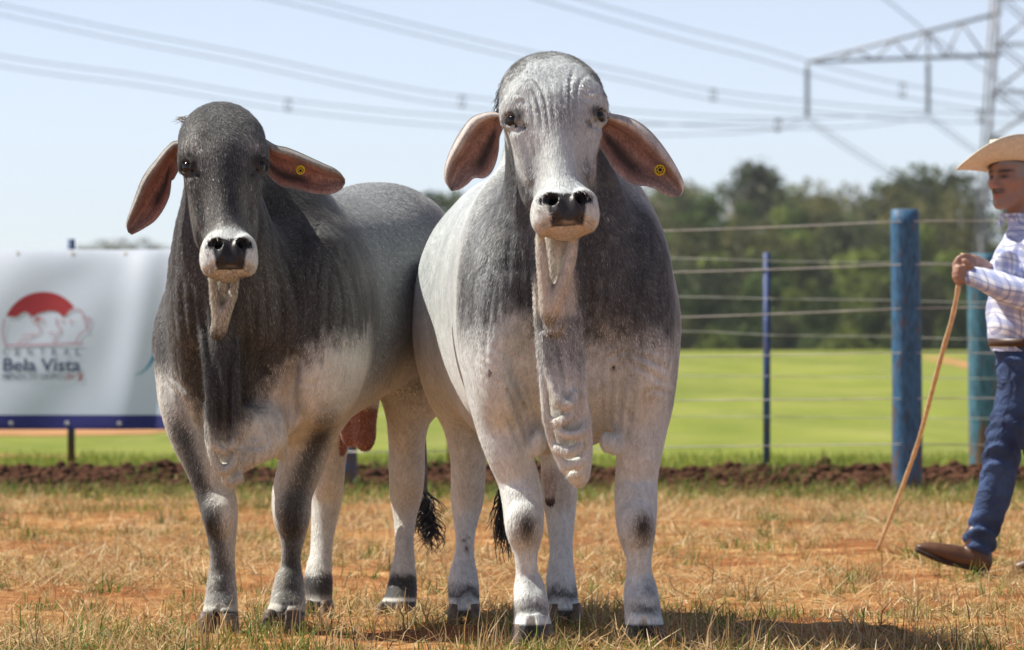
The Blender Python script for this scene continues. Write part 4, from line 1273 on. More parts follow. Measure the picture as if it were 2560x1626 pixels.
def biggest(V, Q):
    """keep the largest connected piece of a quad mesh"""
    lab = np.arange(len(V))
    a = np.concatenate([Q[:, 0], Q[:, 1], Q[:, 2]]); b = np.concatenate([Q[:, 1], Q[:, 2], Q[:, 3]])
    while True:
        m = np.minimum(lab[a], lab[b]); old = lab.copy()
        np.minimum.at(lab, a, m); np.minimum.at(lab, b, m)
        lab = lab[lab]; lab = lab[lab]
        if (lab == old).all(): break
    keep = lab == np.bincount(lab).argmax()
    new = np.cumsum(keep) - 1
    return V[keep], new[Q[keep[Q[:, 0]]]]

hair_mat = None
def coat_hair(V, N, C, Hd, wet, root, m, n=185000, seed=4):
    """short flat-lying coat: thin ribbons combed down and back over the hide"""
    global hair_mat
    if hair_mat is None:
        hair_mat, Nn, L, B = mat('short coat hair')
        a = Nn.new('ShaderNodeAttribute'); a.attribute_name = 'coat'; L.new(a.outputs['Color'], B.inputs['Base Color'])
        B.inputs['Roughness'].default_value = .5; B.inputs['Specular IOR Level'].default_value = .4
    rg = np.random.RandomState(seed)
    zmin = .10
    ok = np.nonzero((N[:, 1] < .35) & (V[:, 2] > zmin) & (wet < .2))[0]
    Lk = Hd.local(V[ok])
    ok = ok[(((np.abs(Lk[:, 0]) - .126) / .034) ** 2 + ((Lk[:, 1] - .241) / .026) ** 2 > 1) | (Lk[:, 2] < -.03)]      # none over the eyes
    i = rg.choice(ok, n)
    P, nn = V[i], N[i]
    P = P + np.cross(nn, rg.normal(0, 1, (n, 3))) * .004
    L_ = Hd.local(P)
    head = ((L_[:, 1] < .6) & (L_[:, 2] > -.05) & (np.abs(L_[:, 0]) < .2))[:, None]
    flow = np.where(head, Hd.W + .35 * Hd.U * np.sign(L_[:, :1]) * (L_[:, 1:2] < .2), np.array((0, .45, -1.0)))
    flow = flow + (np.stack([vnoise(P, 9, 1.1), vnoise(P, 9, 4.1), vnoise(P, 9, 7.7)], 1) - .5) * 1.3 + rg.normal(0, .22, (n, 3))
    flow = flow - nn * (flow * nn).sum(1)[:, None]
    flow /= np.linalg.norm(flow, axis=1)[:, None] + 1e-9
    side = np.cross(nn, flow)
    ln = rg.uniform(.008, .016, n)[:, None]; w_ = rg.uniform(.00035, .0008, n)[:, None]
    a = P + nn * .0002; b = P + flow * ln * .6 + nn * .0012; c = P + flow * ln + nn * .0018
    Vv = np.stack([a - side * w_, a + side * w_, b + side * w_ * .8, b - side * w_ * .8, c], 1).reshape(-1, 3)
    k = np.arange(n)[:, None] * 5
    lum = C[i].mean(1)
    sp = np.where(lum > .45, .22, .62)
    tint = C[i] * 1.14 * np.exp(rg.normal(0, 1, n) * sp)[:, None] + (rg.rand(n) < .16)[:, None] * (lum < .4)[:, None] * .10
    o = mesh_from('coat_hair', Vv, np.concatenate([k + np.array((0, 1, 2, 3))]), np.concatenate([k + np.array((3, 2, 4))]), (hair_mat,), root, True)
    set_col(o, 'coat', np.clip(np.repeat(tint, 5, 0), .004, .9))
    o['kind'] = 'stuff'
    return o

def crease(V, N, lines, dmax):
    """press skin creases (polylines given in photo pixels) into the hide, ridges beside them"""
    px, py = to_px(V)
    out = np.zeros(len(V))
    near = (V[:, 1] < dmax) & (N[:, 1] < -.05)
    for pts, dep, sig in lines:
        C = sample_poly(pts, 12)
        lo, hi = C.min(0) - 5 * sig, C.max(0) + 5 * sig
        k = np.nonzero(near & (px > lo[0]) & (px < hi[0]) & (py > lo[1]) & (py < hi[1]))[0]
        best = np.full(len(k), 1e9); wt = np.zeros(len(k))
        for i_, (a, c) in enumerate(zip(C[:-1], C[1:])):
            e = c - a; t = np.clip(((px[k] - a[0]) * e[0] + (py[k] - a[1]) * e[1]) / (e @ e), 0, 1)
            d2 = (px[k] - a[0] - t * e[0]) ** 2 + (py[k] - a[1] - t * e[1]) ** 2
            wt = np.where(d2 < best, np.maximum(np.sin(np.pi * (i_ + t) / (len(C) - 1)), 0) ** .7, wt); best = np.minimum(best, d2)
        r = np.sqrt(best)
        out[k] += dep * wt * (np.exp(-(r / sig) ** 2) - .55 * np.exp(-((r - 2.2 * sig) / (1.3 * sig)) ** 2))
    return V - N * out[:, None]

def finish_bull(G, name, ears, colour_fn, Hd, root, label, m, lines=(), dmax=0):
    V, Q = G.mesh()
    G.F = None
    V, Q = biggest(V, Q)
    V = relax(V, Q, 1, .35)
    N = vnormals(V, Q)
    C, fold, wet = colour_fn(V, N)
    # hanging pleats of loose skin
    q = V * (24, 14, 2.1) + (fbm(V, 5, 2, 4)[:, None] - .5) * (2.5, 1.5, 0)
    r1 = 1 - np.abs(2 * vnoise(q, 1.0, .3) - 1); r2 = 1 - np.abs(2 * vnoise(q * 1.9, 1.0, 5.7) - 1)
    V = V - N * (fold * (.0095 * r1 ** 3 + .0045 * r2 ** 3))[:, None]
    C = C * (1 - .22 * (fold * (r1 ** 4)).clip(0, 1))[:, None]  # pleat grooves also darkened in the coat colour, standing in for shade
    V = crease(V, N, lines, dmax)
    C = C * (.915, 1.015, 1.055)
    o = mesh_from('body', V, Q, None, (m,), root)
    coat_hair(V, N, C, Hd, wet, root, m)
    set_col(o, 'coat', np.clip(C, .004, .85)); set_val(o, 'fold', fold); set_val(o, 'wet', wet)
    eo = []
    for e in ears:
        q = mesh_from('ear', e['V'], e['Q'], None, (m,), root)
        n = len(e['V'])
        set_col(q, 'coat', np.clip(e['C'], .004, .85)); set_val(q, 'fold', np.zeros(n)); set_val(q, 'wet', np.full(n, .15)); eo.append(q)
    eyes(root, Hd)
    return eo
# ---------------------------------------------------------------- pale grey bull (right)
def build_bull_1():
    G = Field(np.arange(-.37, .64, .005), axis(18.36, 19.05, 20.95, .005, .012), 1.93 - axis(.0, .68, 1.90, .0045, .006)[::-1])
    # trunk, seen nearly head on, its rear a little to the left
    yw = math.radians(7.6)
    Wt = np.array((-math.sin(yw), math.cos(yw), 0)); Ut = np.array((math.cos(yw), math.sin(yw), 0)); Zt = np.array((0, 0, 1.0))
    O = np.array((.215, 18.80, 0))
    rows = [(.06, 0, 1.10, .06, 1.18, 1.02, 2), (.11, 0, 1.10, .17, 1.33, .88, 2), (.20, 0, 1.09, .265, 1.46, .76, 2.1),
            (.33, 0, 1.08, .335, 1.57, .66, 2.3), (.50, 0, 1.10, .335, 1.58, .61, 2.3), (.80, 0, 1.06, .318, 1.53, .60, 2.3),
            (1.1, 0, 1.05, .318, 1.51, .59, 2.3), (1.4, 0, 1.08, .312, 1.52, .66, 2.3), (1.62, 0, 1.12, .285, 1.49, .78, 2.2),
            (1.78, 0, 1.15, .21, 1.40, .92, 2.1), (1.86, 0, 1.15, .05, 1.22, 1.08, 2)]
    G.loft(O, Ut, Zt, Wt, rows, k=.03)
    at = lambda u, w_, z: O + Ut * u + Wt * w_ + Zt * z
    G.ell(at(0, .55, 1.58), (.12, .26, .15), (Ut, Wt, Zt), k=.10)                       # hump
    for sg in (-1, 1):
        G.ell(at(sg * .215, .24, 1.04), (.125, .21, .34), (Ut, Wt, Zt), k=.08)          # shoulder
        G.ell(at(sg * .20, 1.48, 1.02), (.15, .27, .33), (Ut, Wt, Zt), k=.08)           # thigh
    # neck
    Hd = Head(PX(1364, 138, 18.90), 30, 4.5, 3.0, 1.03, 1.15, .97)
    b = Hd(0, .17, -.10)
    G.tube([(*b, .145), (*PX(1393, 420, 18.93), .165), (*PX(1412, 560, 18.98), .215), (*PX(1430, 720, 19.04), .265), (*PX(1436, 820, 19.10), .25)], k=.07)
    G.tube([(*Hd(0, .06, -.10), .08), (*PX(1395, 300, 19.12), .13), (*PX(1400, 380, 19.4), .16)], k=.09)   # crest
    # front legs
    lf = [(1285, 690, 56, .27), (1268, 755, 76, .20), (1258, 820, 84, .14), (1254, 900, 82, .09), (1252, 1000, 75, .07), (1257, 1063, 67, .06), (1272, 1130, 58, .05), (1296, 1200, 52, .06), (1307, 1260, 51, .03), (1311, 1318, 48, .0), (1313, 1360, 36, .0),
          (1315, 1392, 28, .0), (1318, 1435, 28, .01), (1323, 1470, 38, .01), (1326, 1500, 42, -.01), (1329, 1540, 44, -.03), (1331, 1570, 49, -.05), (1332, 1586, 48, -.055)]
    rf = [(1590, 660, 60, .27), (1606, 740, 82, .20), (1612, 820, 88, .14), (1610, 900, 84, .09), (1608, 1000, 77, .07), (1601, 1063, 69, .06), (1598, 1134, 57, .05), (1591, 1200, 53, .06), (1590, 1255, 53, .03), (1591, 1318, 49, .0), (1594, 1360, 39, .0),
          (1597, 1392, 32, .0), (1598, 1435, 32, .01), (1601, 1470, 40, .01), (1604, 1500, 44, -.01), (1608, 1540, 46, -.03), (1611, 1570, 49, -.05), (1612, 1586, 48, -.055)]
    for leg in (lf, rf):
        G.tube(T(leg, 19.03), k=.05, n=(0, 1, 0), q=1.12)
        kx = leg[9][0]
        G.ell(PX(kx, 1312, 18.985), (.050, .035, .062), k=.03)                          # knee cap
        G.ell(PX(leg[14][0] - 14, 1508, 18.985), (.028, .03, .035), k=.02); G.ell(PX(leg[14][0] + 16, 1508, 18.985), (.028, .03, .035), k=.02)
        x = leg[15][0]
        G.tube([(*PX(x, 1535, 18.915), .004), (*PX(x + 1, 1562, 18.925), .012), (*PX(x + 2, 1600, 18.92), .020)], k=.012, cut=True)
        for sg in (-1, 1): G.ell(PX(x + sg * 20, 1536, 19.10), (.016, .018, .02), k=.012)  # dewclaws
    # hind legs
    hl = [(1128, 850, 74, -.05), (1142, 960, 66, -.05), (1158, 1050, 54, -.03), (1170, 1134, 46, .0), (1170, 1203, 43, .04), (1168, 1250, 41, .08), (1165, 1290, 33, .08), (1163, 1330, 26, .05), (1161, 1380, 24, .02),
          (1159, 1420, 31, .0), (1158, 1450, 38, -.01), (1160, 1500, 39, -.03), (1161, 1530, 37, -.05)]
    hr = [(1395, 850, 95, -.05), (1396, 960, 74, -.05), (1397, 1050, 58, -.03), (1398, 1134, 48, .0), (1398, 1203, 45, .04), (1399, 1250, 43, .08), (1401, 1290, 37, .08), (1402, 1330, 32, .05), (1403, 1380, 29, .02),
          (1402, 1420, 33, .0), (1402, 1450, 37, -.01), (1407, 1500, 39, -.03), (1412, 1525, 38, -.05)]
    for leg in (hl, hr):
        G.tube(T(leg, 20.32), k=.06, n=(0, 1, 0), q=1.2)
    # sheath and scrotum
    G.tube(T([(1378, 1010, 40, 0), (1380, 1120, 34, -.02), (1376, 1170, 22, -.04), (1375, 1225, 16, -.05), (1376, 1255, 13, -.05)], 19.75), k=.03)
    G.ell(PX(1355, 1120, 20.5), (.06, .06, .09), k=.03)
    for x in (1325, 1510): G.ell(PX(x, 985, 18.80), (.045, .07, .15), k=.10, cut=True)
    # ---- dewlap: throat folds, hanging sheet, gathered brisket
    d0 = 18.725
    G.tube(T([(1392, 570, 44, -.03), (1397, 660, 40, -.02), (1400, 760, 42, 0), (1404, 850, 47, .0), (1410, 950, 52, .0), (1422, 1050, 56, .02), (1432, 1120, 50, .04), (1444, 1180, 32, .05), (1450, 1205, 16, .06)], 18.80), k=.05, n=(0, 1, 0), q=1.5)
    G.tube(T([(1348, 580, 11, -.09), (1354, 640, 14, -.09), (1362, 715, 16, -.075), (1369, 775, 20, -.055), (1371, 798, 15, -.04)], d0), k=.012, n=(0, 1, 0), q=1.5)
    G.tube(T([(1438, 580, 11, -.09), (1428, 640, 15, -.09), (1408, 705, 17, -.08), (1387, 765, 19, -.06), (1376, 796, 14, -.04)], d0), k=.012, n=(0, 1, 0), q=1.5)
    G.tube(T([(1394, 575, 34, -.03), (1392, 640, 26, -.03), (1386, 715, 16, -.04)], d0), k=.012)
    G.tube(T([(1400, 745, 14, -.02), (1402, 790, 16, -.02), (1390, 822, 17, -.02), (1368, 815, 10, .0)], d0 - .01), k=.014)
    G.tube(T([(1332, 620, 3, .10), (1336, 680, 8, .04), (1340, 760, 10, .02), (1350, 870, 11, .0), (1358, 960, 11, -.01), (1368, 1050, 11, -.01), (1382, 1110, 10, .0), (1410, 1170, 10, .0)], d0), k=.016)
    G.tube(T([(1362, 840, 10, .0), (1372, 900, 13, -.01), (1388, 970, 15, -.02), (1402, 1008, 16, -.03), (1428, 1010, 13, -.03), (1440, 985, 8, -.02)], d0 - .005), k=.014)
    G.tube(T([(1446, 740, 3, .09), (1450, 800, 9, .03), (1450, 880, 10, .02), (1455, 950, 10, .01), (1460, 1020, 11, .01), (1466, 1090, 11, .01), (1462, 1140, 10, .02), (1440, 1185, 9, .04)], d0), k=.014)
    G.tube(T([(1430, 1022, 9, -.02), (1420, 1042, 12, -.035), (1396, 1056, 12, -.035), (1385, 1050, 7, -.02)], d0), k=.010)
    G.tube(T([(1462, 1060, 8, .0), (1452, 1082, 12, -.025), (1425, 1090, 12, -.035), (1398, 1078, 9, -.03), (1386, 1068, 5, -.02)], d0), k=.010)
    G.tube(T([(1450, 1090, 9, -.01), (1446, 1118, 12, -.025), (1420, 1130, 13, -.03), (1395, 1120, 11, -.02)], d0 + .005), k=.010)
    G.tube(T([(1470, 1110, 8, .02), (1455, 1148, 12, -.005), (1430, 1162, 13, -.01), (1405, 1160, 9, .0)], d0 + .01), k=.010)
    G.tube(T([(1466, 1150, 7, .03), (1450, 1182, 10, .02), (1428, 1188, 9, .02)], d0 + .015), k=.010)
    for xs in ([(1405, 830, 4), (1412, 900, 4), (1418, 960, 3)], [(1436, 700, 4), (1442, 820, 5), (1444, 930, 5), (1438, 1000, 4)], [(1348, 700, 4), (1362, 830, 4), (1372, 960, 4)], [(1410, 1066, 4), (1440, 1066, 3)], [(1405, 1105, 4), (1440, 1104, 3)], [(1408, 1146, 4), (1440, 1142, 3)]):
        G.tube(T([(x, y, r, -.05) for x, y, r in xs], d0 + .005), k=.014, cut=True)
    for pts in ([(1284, 880, 2, -.12), (1302, 960, 9, -.02), (1322, 1040, 14, .02), (1340, 1120, 16, .03)], [(1556, 880, 2, -.12), (1552, 960, 9, -.02), (1545, 1040, 14, .02), (1534, 1120, 16, .03)]):
        G.tube(T(pts, 18.93), k=.06, cut=True)
    # loose skin in the armpits
    for (x, y, r, dd) in ((1350, 1098, 15, .1), (1344, 1118, 13, .12), (1514, 1104, 15, .1), (1537, 1114, 13, .1)):
        G.ell(PX(x, y, 18.92 + dd), (r / 790, r / 500, r * 1.6 / 790), k=.035)
    for sg, pts in ((-1, [(1300, 990), (1318, 1050), (1335, 1110)]), (-1, [(1282, 1000), (1305, 1070), (1325, 1120)]), (1, [(1560, 1010), (1548, 1070), (1535, 1125)]), (1, [(1582, 1030), (1566, 1090), (1548, 1140)])):
        G.tube(T([(x, y, 4, 0) for x, y in pts], 18.99), k=.02, cut=True)
    # head
    wr = [([(-.10, .255), (-.118, .262), (-.135, .255)], .003), ([(-.095, .262), (-.115, .275), (-.135, .270)], .003), ([(.095, .262), (.115, .275), (.135, .270)], .003),
          ([(-.092, .215), (-.105, .205), (-.125, .208)], .003), ([(.092, .215), (.105, .205), (.125, .208)], .003), ([(-.085, .230), (-.100, .190), (-.130, .178)], .0035), ([(.085, .230), (.100, .190), (.130, .178)], .0035),
          ([(.014, .30), (.018, .25), (.020, .20), (.026, .15)], .0028), ([(-.006, .23), (-.012, .18), (-.022, .12)], .0026), ([(-.046, .30), (-.049, .25), (-.052, .20)], .003), ([(.062, .28), (.067, .235), (.080, .18)], .003),
          ([(-.026, .325), (-.034, .25), (-.040, .19), (-.060, .14), (-.10, .095)], .0060),
          ([(-.052, .285), (-.056, .235), (-.062, .19), (-.085, .150), (-.110, .135)], .0055),
          ([(-.072, .275), (-.076, .225), (-.082, .195), (-.105, .168)], .0045),
          ([(-.012, .305), (-.014, .26), (-.018, .22)], .0040),
          ([(.006, .30), (.006, .25), (.002, .21)], .0030),
          ([(.022, .31), (.034, .24), (.044, .17), (.070, .10)], .0050),
          ([(.046, .30), (.056, .23), (.068, .175), (.105, .12)], .0052),
          ([(.072, .27), (.078, .22), (.095, .18)], .0042),
          ([(-.082, .30), (-.075, .32), (-.070, .35)], .0034), ([(.082, .30), (.075, .32), (.070, .35)], .0034)]
    sculpt_head(G, Hd, wr)

    root = empty('brahman_bull', (.22, 19.0, 0))
    tag(root, 'pale grey humped bull with wrinkled forehead and long pleated dewlap, facing straight on', 'bull', 'bulls standing side by side')

    # ears
    pale = np.array((.56, .52, .48)); pink = np.array((.31, .185, .155))
    eL = dict(zip(('V', 'Q', 'side', 'S', 'T', 'grid'), ear_mesh(
        [(1262, 286), (1232, 280), (1205, 283), (1176, 296), (1148, 332), (1129, 367), (1116, 400), (1110, 430), (1113, 456), (1128, 477)],
        [(1256, 322), (1248, 345), (1246, 375), (1240, 405), (1228, 432), (1210, 446), (1186, 446), (1168, 462), (1150, 474), (1132, 478)], 18.80, 18.83, .045, -1)))
    eR = dict(zip(('V', 'Q', 'side', 'S', 'T', 'grid'), ear_mesh(
        [(1486, 284), (1512, 279), (1530, 284), (1560, 290), (1590, 301), (1620, 322), (1648, 352), (1672, 385), (1692, 418), (1708, 452), (1710, 475), (1700, 491)],
        [(1490, 325), (1496, 345), (1504, 372), (1518, 396), (1534, 424), (1552, 443), (1572, 456), (1592, 464), (1615, 466), (1640, 474), (1662, 488), (1690, 494)], 18.80, 18.80, .045, 1)))
    for e in (eL, eR):
        e['C'] = ear_colour(e['side'], e['S'], e['T'], e['V'], pink, pale, (.025, .02, .02))

    def colour(V, N):
        px, py = to_px(V)
        D = V[:, 1]
        n1 = fbm(V, 9, 3) - .5; n2 = fbm(V, 28, 3, 3.1) - .5; n3 = fbm(V * (1, 1, .3), 60, 2, 9) - .5
        C = np.tile((.74, .71, .68), (len(V), 1))
        grey = np.array((.072, .070, .073)); mid = np.array((.43, .425, .42))
        # back and flanks: light grey
        C = blend(C, mid, smst(18.95, 19.4, D) * smst(.75, 1.1, V[:, 2]) * (.65 + n1))
        # dark neck, shoulders and breast
        low = 885 + 70 * n1 + 40 * n2 + 20 * np.cos((px - 1400) / 60) - 50 * spot(px, py, 1300, 880, 60, 200) + 20 * spot(px, py, 1600, 860, 80, 200)
        neck = (1 - smst(low - 110, low + 55, py + 70 * n3 + 40 * n2)) * (1 - smst(18.98, 19.26, D + .10 * n1)) * smst(18.40, 18.70, D + 0 * px)
        C = blend(C, grey * 1.05, neck * (1.0 + .4 * n2))
        C = blend(C, grey * .85, neck * spot(px, py, 1610, 720, 110, 120) * .8)
        C = blend(C, mid * .75, spot(px, py, 1200, 640, 34, 150) * neck * .7)
        # dewlap: pale throat, greyer half way
        thr = np.interp(py, [600, 830, 1000, 1200], [18.725, 18.765, 18.81, 18.87])
        dl = np.exp(-np.abs((px - (1398 + (py - 800) * .07)) / 78) ** 4) * (1 - smst(thr - .012, thr + .025, D)) * smst(565, 600, py)
        C = blend(C, (.62, .53, .45), dl * (1 - smst(775, 815, py)))
        C = blend(C, (.33, .30, .275), dl * smst(770, 830, py) * (1 - smst(860, 1000, py + 60 * n2)))
        C = blend(C, (.66, .585, .51), dl * smst(900, 1010, py))
        # dirty stains, flies
        C = blend(C, (.44, .33, .22), spot(px, py, 1620, 985, 22, 16) * .5 * (D < 19.3))
        C *= (1 + .12 * n1 + .10 * n2)[:, None]
        for fx, fy, fr in ((1225, 935, 5), (1534, 920, 5), (1530, 924, 4), (1267, 972, 2.5), (1575, 938, 2.5), (1661, 908, 2.5), (1597, 950, 2), (1223, 928, 3)):
            C = blend(C, (.02, .018, .016), spot(px, py, fx, fy, fr, fr, 4) * (D < 19.2))
        # legs
        front = D < 19.6
        legs = smst(1080, 1180, py)
        C = blend(C, (.80, .755, .70), legs * .85)
        for kx, st in ((1316, 1), (1607, 1)):
            C = blend(C, (.24, .17, .105), spot(px, py, kx, 1325, 30, 42) * front * .95)
            C = blend(C, (.030, .026, .022), spot(px + 6 * n2, py, kx + 2, 1316, 19, 29) * front * .92)
        for kx in (1327, 1612):
            C = blend(C, (.05, .045, .04), spot(px + 30 * n1, py + 30 * n2, kx, 1522, 42, 15) * front * .85)
            C = blend(C, (.16, .15, .14), spot(px + 30 * n2, py, kx + (-3 if kx < 1500 else 14), 1478, 22, 40) * front * (.5 + n2))
            C = blend(C, (.05, .05, .055), smst(1560, 1566, py) * (1 - smst(1590, 1600, py)) * front)
            C = blend(C, (.03, .025, .02), spot(px, py, kx + 4, 1586, 7, 22) * front)
        hind = D > 19.8
        C = blend(C, (.05, .045, .042), hind * spot(px * 0, py + 40 * n2, 0, 1484, 1, 17) * .9)
        C = blend(C, (.06, .05, .045), hind * smst(1520, 1530, py))
        C = blend(C, (.10, .03, .02), hind * (spot(px, py, 1166, 1372, 7, 9) + spot(px, py, 1160, 1352, 6, 5) + spot(px, py, 1172, 1345, 5, 3)).clip(0, 1) * .9)
        C = blend(C, (.16, .15, .14), spot(px, py, 1700, 1020, 22, 160) * (D > 19.0) * (D < 19.7) * .8)   # dried mud behind the elbow
        C = blend(C, (.34, .20, .15), (D > 19.6) * (D < 19.9) * smst(1150, 1200, py) * (np.abs(px - 1375) < 30) * .7)
        C = blend(C, (.06, .03, .025), (D > 19.5) * (D < 19.9) * smst(1240, 1252, py) * (np.abs(px - 1375) < 30))
        C = blend(C, (.30, .12, .09), (D > 20.35) * spot(px, py, 1345, 1130, 30, 60, 4))
        # ---- head
        L_ = Hd.local(V); u, w_, v = L_.T
        lim = np.interp(w_, [0, .2, .3, .4, .5, .56, .62], [-.2, -.12, -.06, -.02, .0, -.02, -.02]) - .15 * (np.abs(u) - .115).clip(0, 1) * 0
        hm = smst(-.02, .02, v - lim) * (w_ > -.03) * (w_ < .615) * (np.abs(u) < .2) * (D < 19.02) * (py < 594)
        au = np.abs(u)
        Hc = np.tile((.60, .58, .56), (len(V), 1))
        Hc = blend(Hc, (.50, .485, .475), spot(u, w_, 0, .16, .10, .10) * (.75 + 1.6 * n2))
        Hc = blend(Hc, (.30, .29, .285), spot(u, w_, .02, .26, .05, .05) * .55)
        Hc = blend(Hc, (.66, .64, .61), np.exp(-(u / .062) ** 4) * smst(.29, .36, w_) * (v > 0))
        Hc = blend(Hc, (.64, .62, .59), spot(au, w_, .108, .195, .04, .028))
        Hc = blend(Hc, (.21, .20, .19), spot(au, w_, .088, .40, .022, .055) * (.8 + n1) )
        Hc = blend(Hc, (.24, .23, .22), smst(.10, .13, au) * smst(.30, .36, w_) * .7)
        Hc = blend(Hc, (.80, .775, .735), smst(.456, .482, w_))
        Hc = blend(Hc, (.55, .43, .25), spot(au, w_, .062, .545, .030, .022) * .4 * (v > .05))
        Hc = blend(Hc, (.60, .49, .40), smst(.560, .572, w_))
        top = 1 - smst(.0, .045, w_ - .030 - 1.15 * (au - .055).clip(0, 1) * (v < .11) + .06 * n2 + .04 * n1 + .08 * n3)
        top = top * (w_ < .19)
        Hc = blend(Hc, (.085, .078, .072), top * (.75 + n3))
        pad = smst(-.004, .004, .040 - np.abs(w_ - .538) + .006 * n2) * smst(-.005, .005, .067 - au - .28 * (w_ - .512).clip(0, 1)) * (v > .06)
        Hc = blend(Hc, (.040, .034, .034), pad)
        ns = nostril_mask(L_)
        Hc = blend(Hc, (.009, .007, .007), ns)
        ee = np.exp(-(((au - .128) / .030) ** 2 + ((w_ - .240) / .021) ** 2) ** 2)
        Hc = blend(Hc, (.035, .028, .024), ee * .9 * (v > -.02))
        Hc = blend(Hc, (.05, .04, .03), spot(au, w_, .098, .268, .013, .012) * .8)
        C = C * (1 - hm[:, None]) + Hc * hm[:, None]
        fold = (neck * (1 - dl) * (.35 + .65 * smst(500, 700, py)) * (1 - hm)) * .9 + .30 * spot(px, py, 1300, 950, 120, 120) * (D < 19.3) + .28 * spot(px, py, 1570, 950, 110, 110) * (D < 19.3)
        wet = pad * hm
        return C, np.clip(fold, 0, 1), wet
    m = coat_material('pale grey coat', .40)
    ear_o = finish_bull(G, 'bull', (eL, eR), colour, Hd, root, '', m, [
        ([(1182, 872), (1225, 900), (1285, 935)], .0017, 5), ([(1186, 895), (1235, 925), (1290, 965)], .0019, 5), ([(1190, 925), (1230, 950), (1275, 990)], .0016, 5),
        ([(1200, 855), (1250, 878), (1310, 905)], .0015, 5), ([(1195, 960), (1225, 985), (1255, 1020)], .0015, 5),
        ([(1268, 960), (1295, 1030), (1322, 1110)], .0077, 6), ([(1290, 950), (1312, 1020), (1335, 1095)], .0077, 6), ([(1310, 945), (1328, 1010), (1345, 1075)], .0069, 6),
        ([(1245, 1000), (1275, 1060), (1305, 1120)], .0062, 6),
        ([(1500, 930), (1508, 1000), (1518, 1080)], .0069, 6), ([(1530, 930), (1528, 1010), (1532, 1090)], .0077, 6), ([(1560, 940), (1552, 1020), (1545, 1105)], .0077, 6), ([(1590, 960), (1575, 1040), (1560, 1120)], .0069, 6),
        ([(1560, 900), (1610, 925), (1665, 960)], .0065, 6), ([(1570, 880), (1625, 900), (1680, 930)], .0058, 6), ([(1600, 985), (1640, 975), (1680, 985)], .0062, 6), ([(1500, 900), (1535, 890), (1580, 870)], .0055, 6),
        ([(1362, 830), (1376, 910), (1396, 990)], .0093, 6), ([(1388, 840), (1398, 900), (1412, 965)], .0077, 5), ([(1424, 810), (1428, 890), (1432, 980)], .0093, 6), ([(1446, 850), (1448, 930), (1452, 1010)], .0077, 5),
        ([(1320, 600), (1325, 700), (1335, 800)], .0050, 6), ([(1300, 620), (1302, 720), (1310, 820)], .0045, 6), ([(1470, 640), (1476, 740), (1480, 840)], .0050, 6), ([(1500, 620), (1508, 720), (1510, 830)], .0042, 6), ([(1276, 560), (1270, 660), (1262, 760)], .0040, 6),
        ([(1285, 1210), (1310, 1220), (1335, 1212)], .0025, 5), ([(1560, 1200), (1590, 1212), (1620, 1200)], .0025, 5), ([(1300, 1405), (1318, 1412), (1336, 1405)], .0022, 4),
        ([(1295, 1525), (1325, 1533), (1355, 1525)], .003, 4), ([(1575, 1525), (1605, 1533), (1635, 1525)], .003, 4)], 19.45)
    # hooves
    for x, yb, D, wd in ((1331, 1616, 18.99, .066), (1612, 1618, 18.99, .066), (1161, 1563, 20.28, .056), (1413, 1562, 20.28, .056)):
        p = PX(x, yb, D)
        V, Q, Tt = hoof_mesh(p[0], p[1], p[2], wd, h=.072, ln=.10)
        mesh_from('hoof', V, Q, Tt, (hoof_mat,), root)
    # ear tag
    g = eR['grid']
    ear_tag(ear_o[1], PX(1649, 426, 18.795), .0175, (.15, -1, .1))
    # poll hair
    hm_ = simple_mat('dark grey hair', (.06, .055, .05), .6, var=.4, scale=90)
    hair_tuft('poll_hair', Hd.tp([(-.148, .10, .0, 0), (-.158, .15, -.02, 0), (-.160, .17, -.02, 0)]), 90, .035, (-.5, -.1, -.5), root, 6, .001, .8, .006, hm_)
    hair_tuft('poll_hair', Hd.tp([(.148, .10, .0, 0), (.158, .15, -.02, 0), (.158, .17, -.02, 0)]), 70, .03, (.6, -.1, -.4), root, 8, .001, .8, .006, hm_)
    # tail
    Tp = [(*at(0, 1.84, 1.30), .035), (*at(0, 1.93, 1.05), .026), (*PX(1262, 1000, 20.72), .018), (*PX(1258, 1180, 20.72), .015), (*PX(1256, 1240, 20.72), .014)]
    P = catmull(Tp, 6)
    V, Q, Tt = tube_mesh(P[:, :3], P[:, 3], 10)
    to = mesh_from('tail', V, Q, Tt, (m,), root); set_col(to, 'coat', np.tile((.3, .28, .26), (len(V), 1))); set_val(to, 'fold', np.zeros(len(V))); set_val(to, 'wet', np.zeros(len(V)))
    hair_tuft('tail_tuft', [PX(1258, 1200, 20.72), PX(1258, 1260, 20.72), PX(1266, 1300, 20.72)], 160, .17, (.03, 0, -1), root, 11, .003, .3, .018)
    return root
bull_a = build_bull_1()
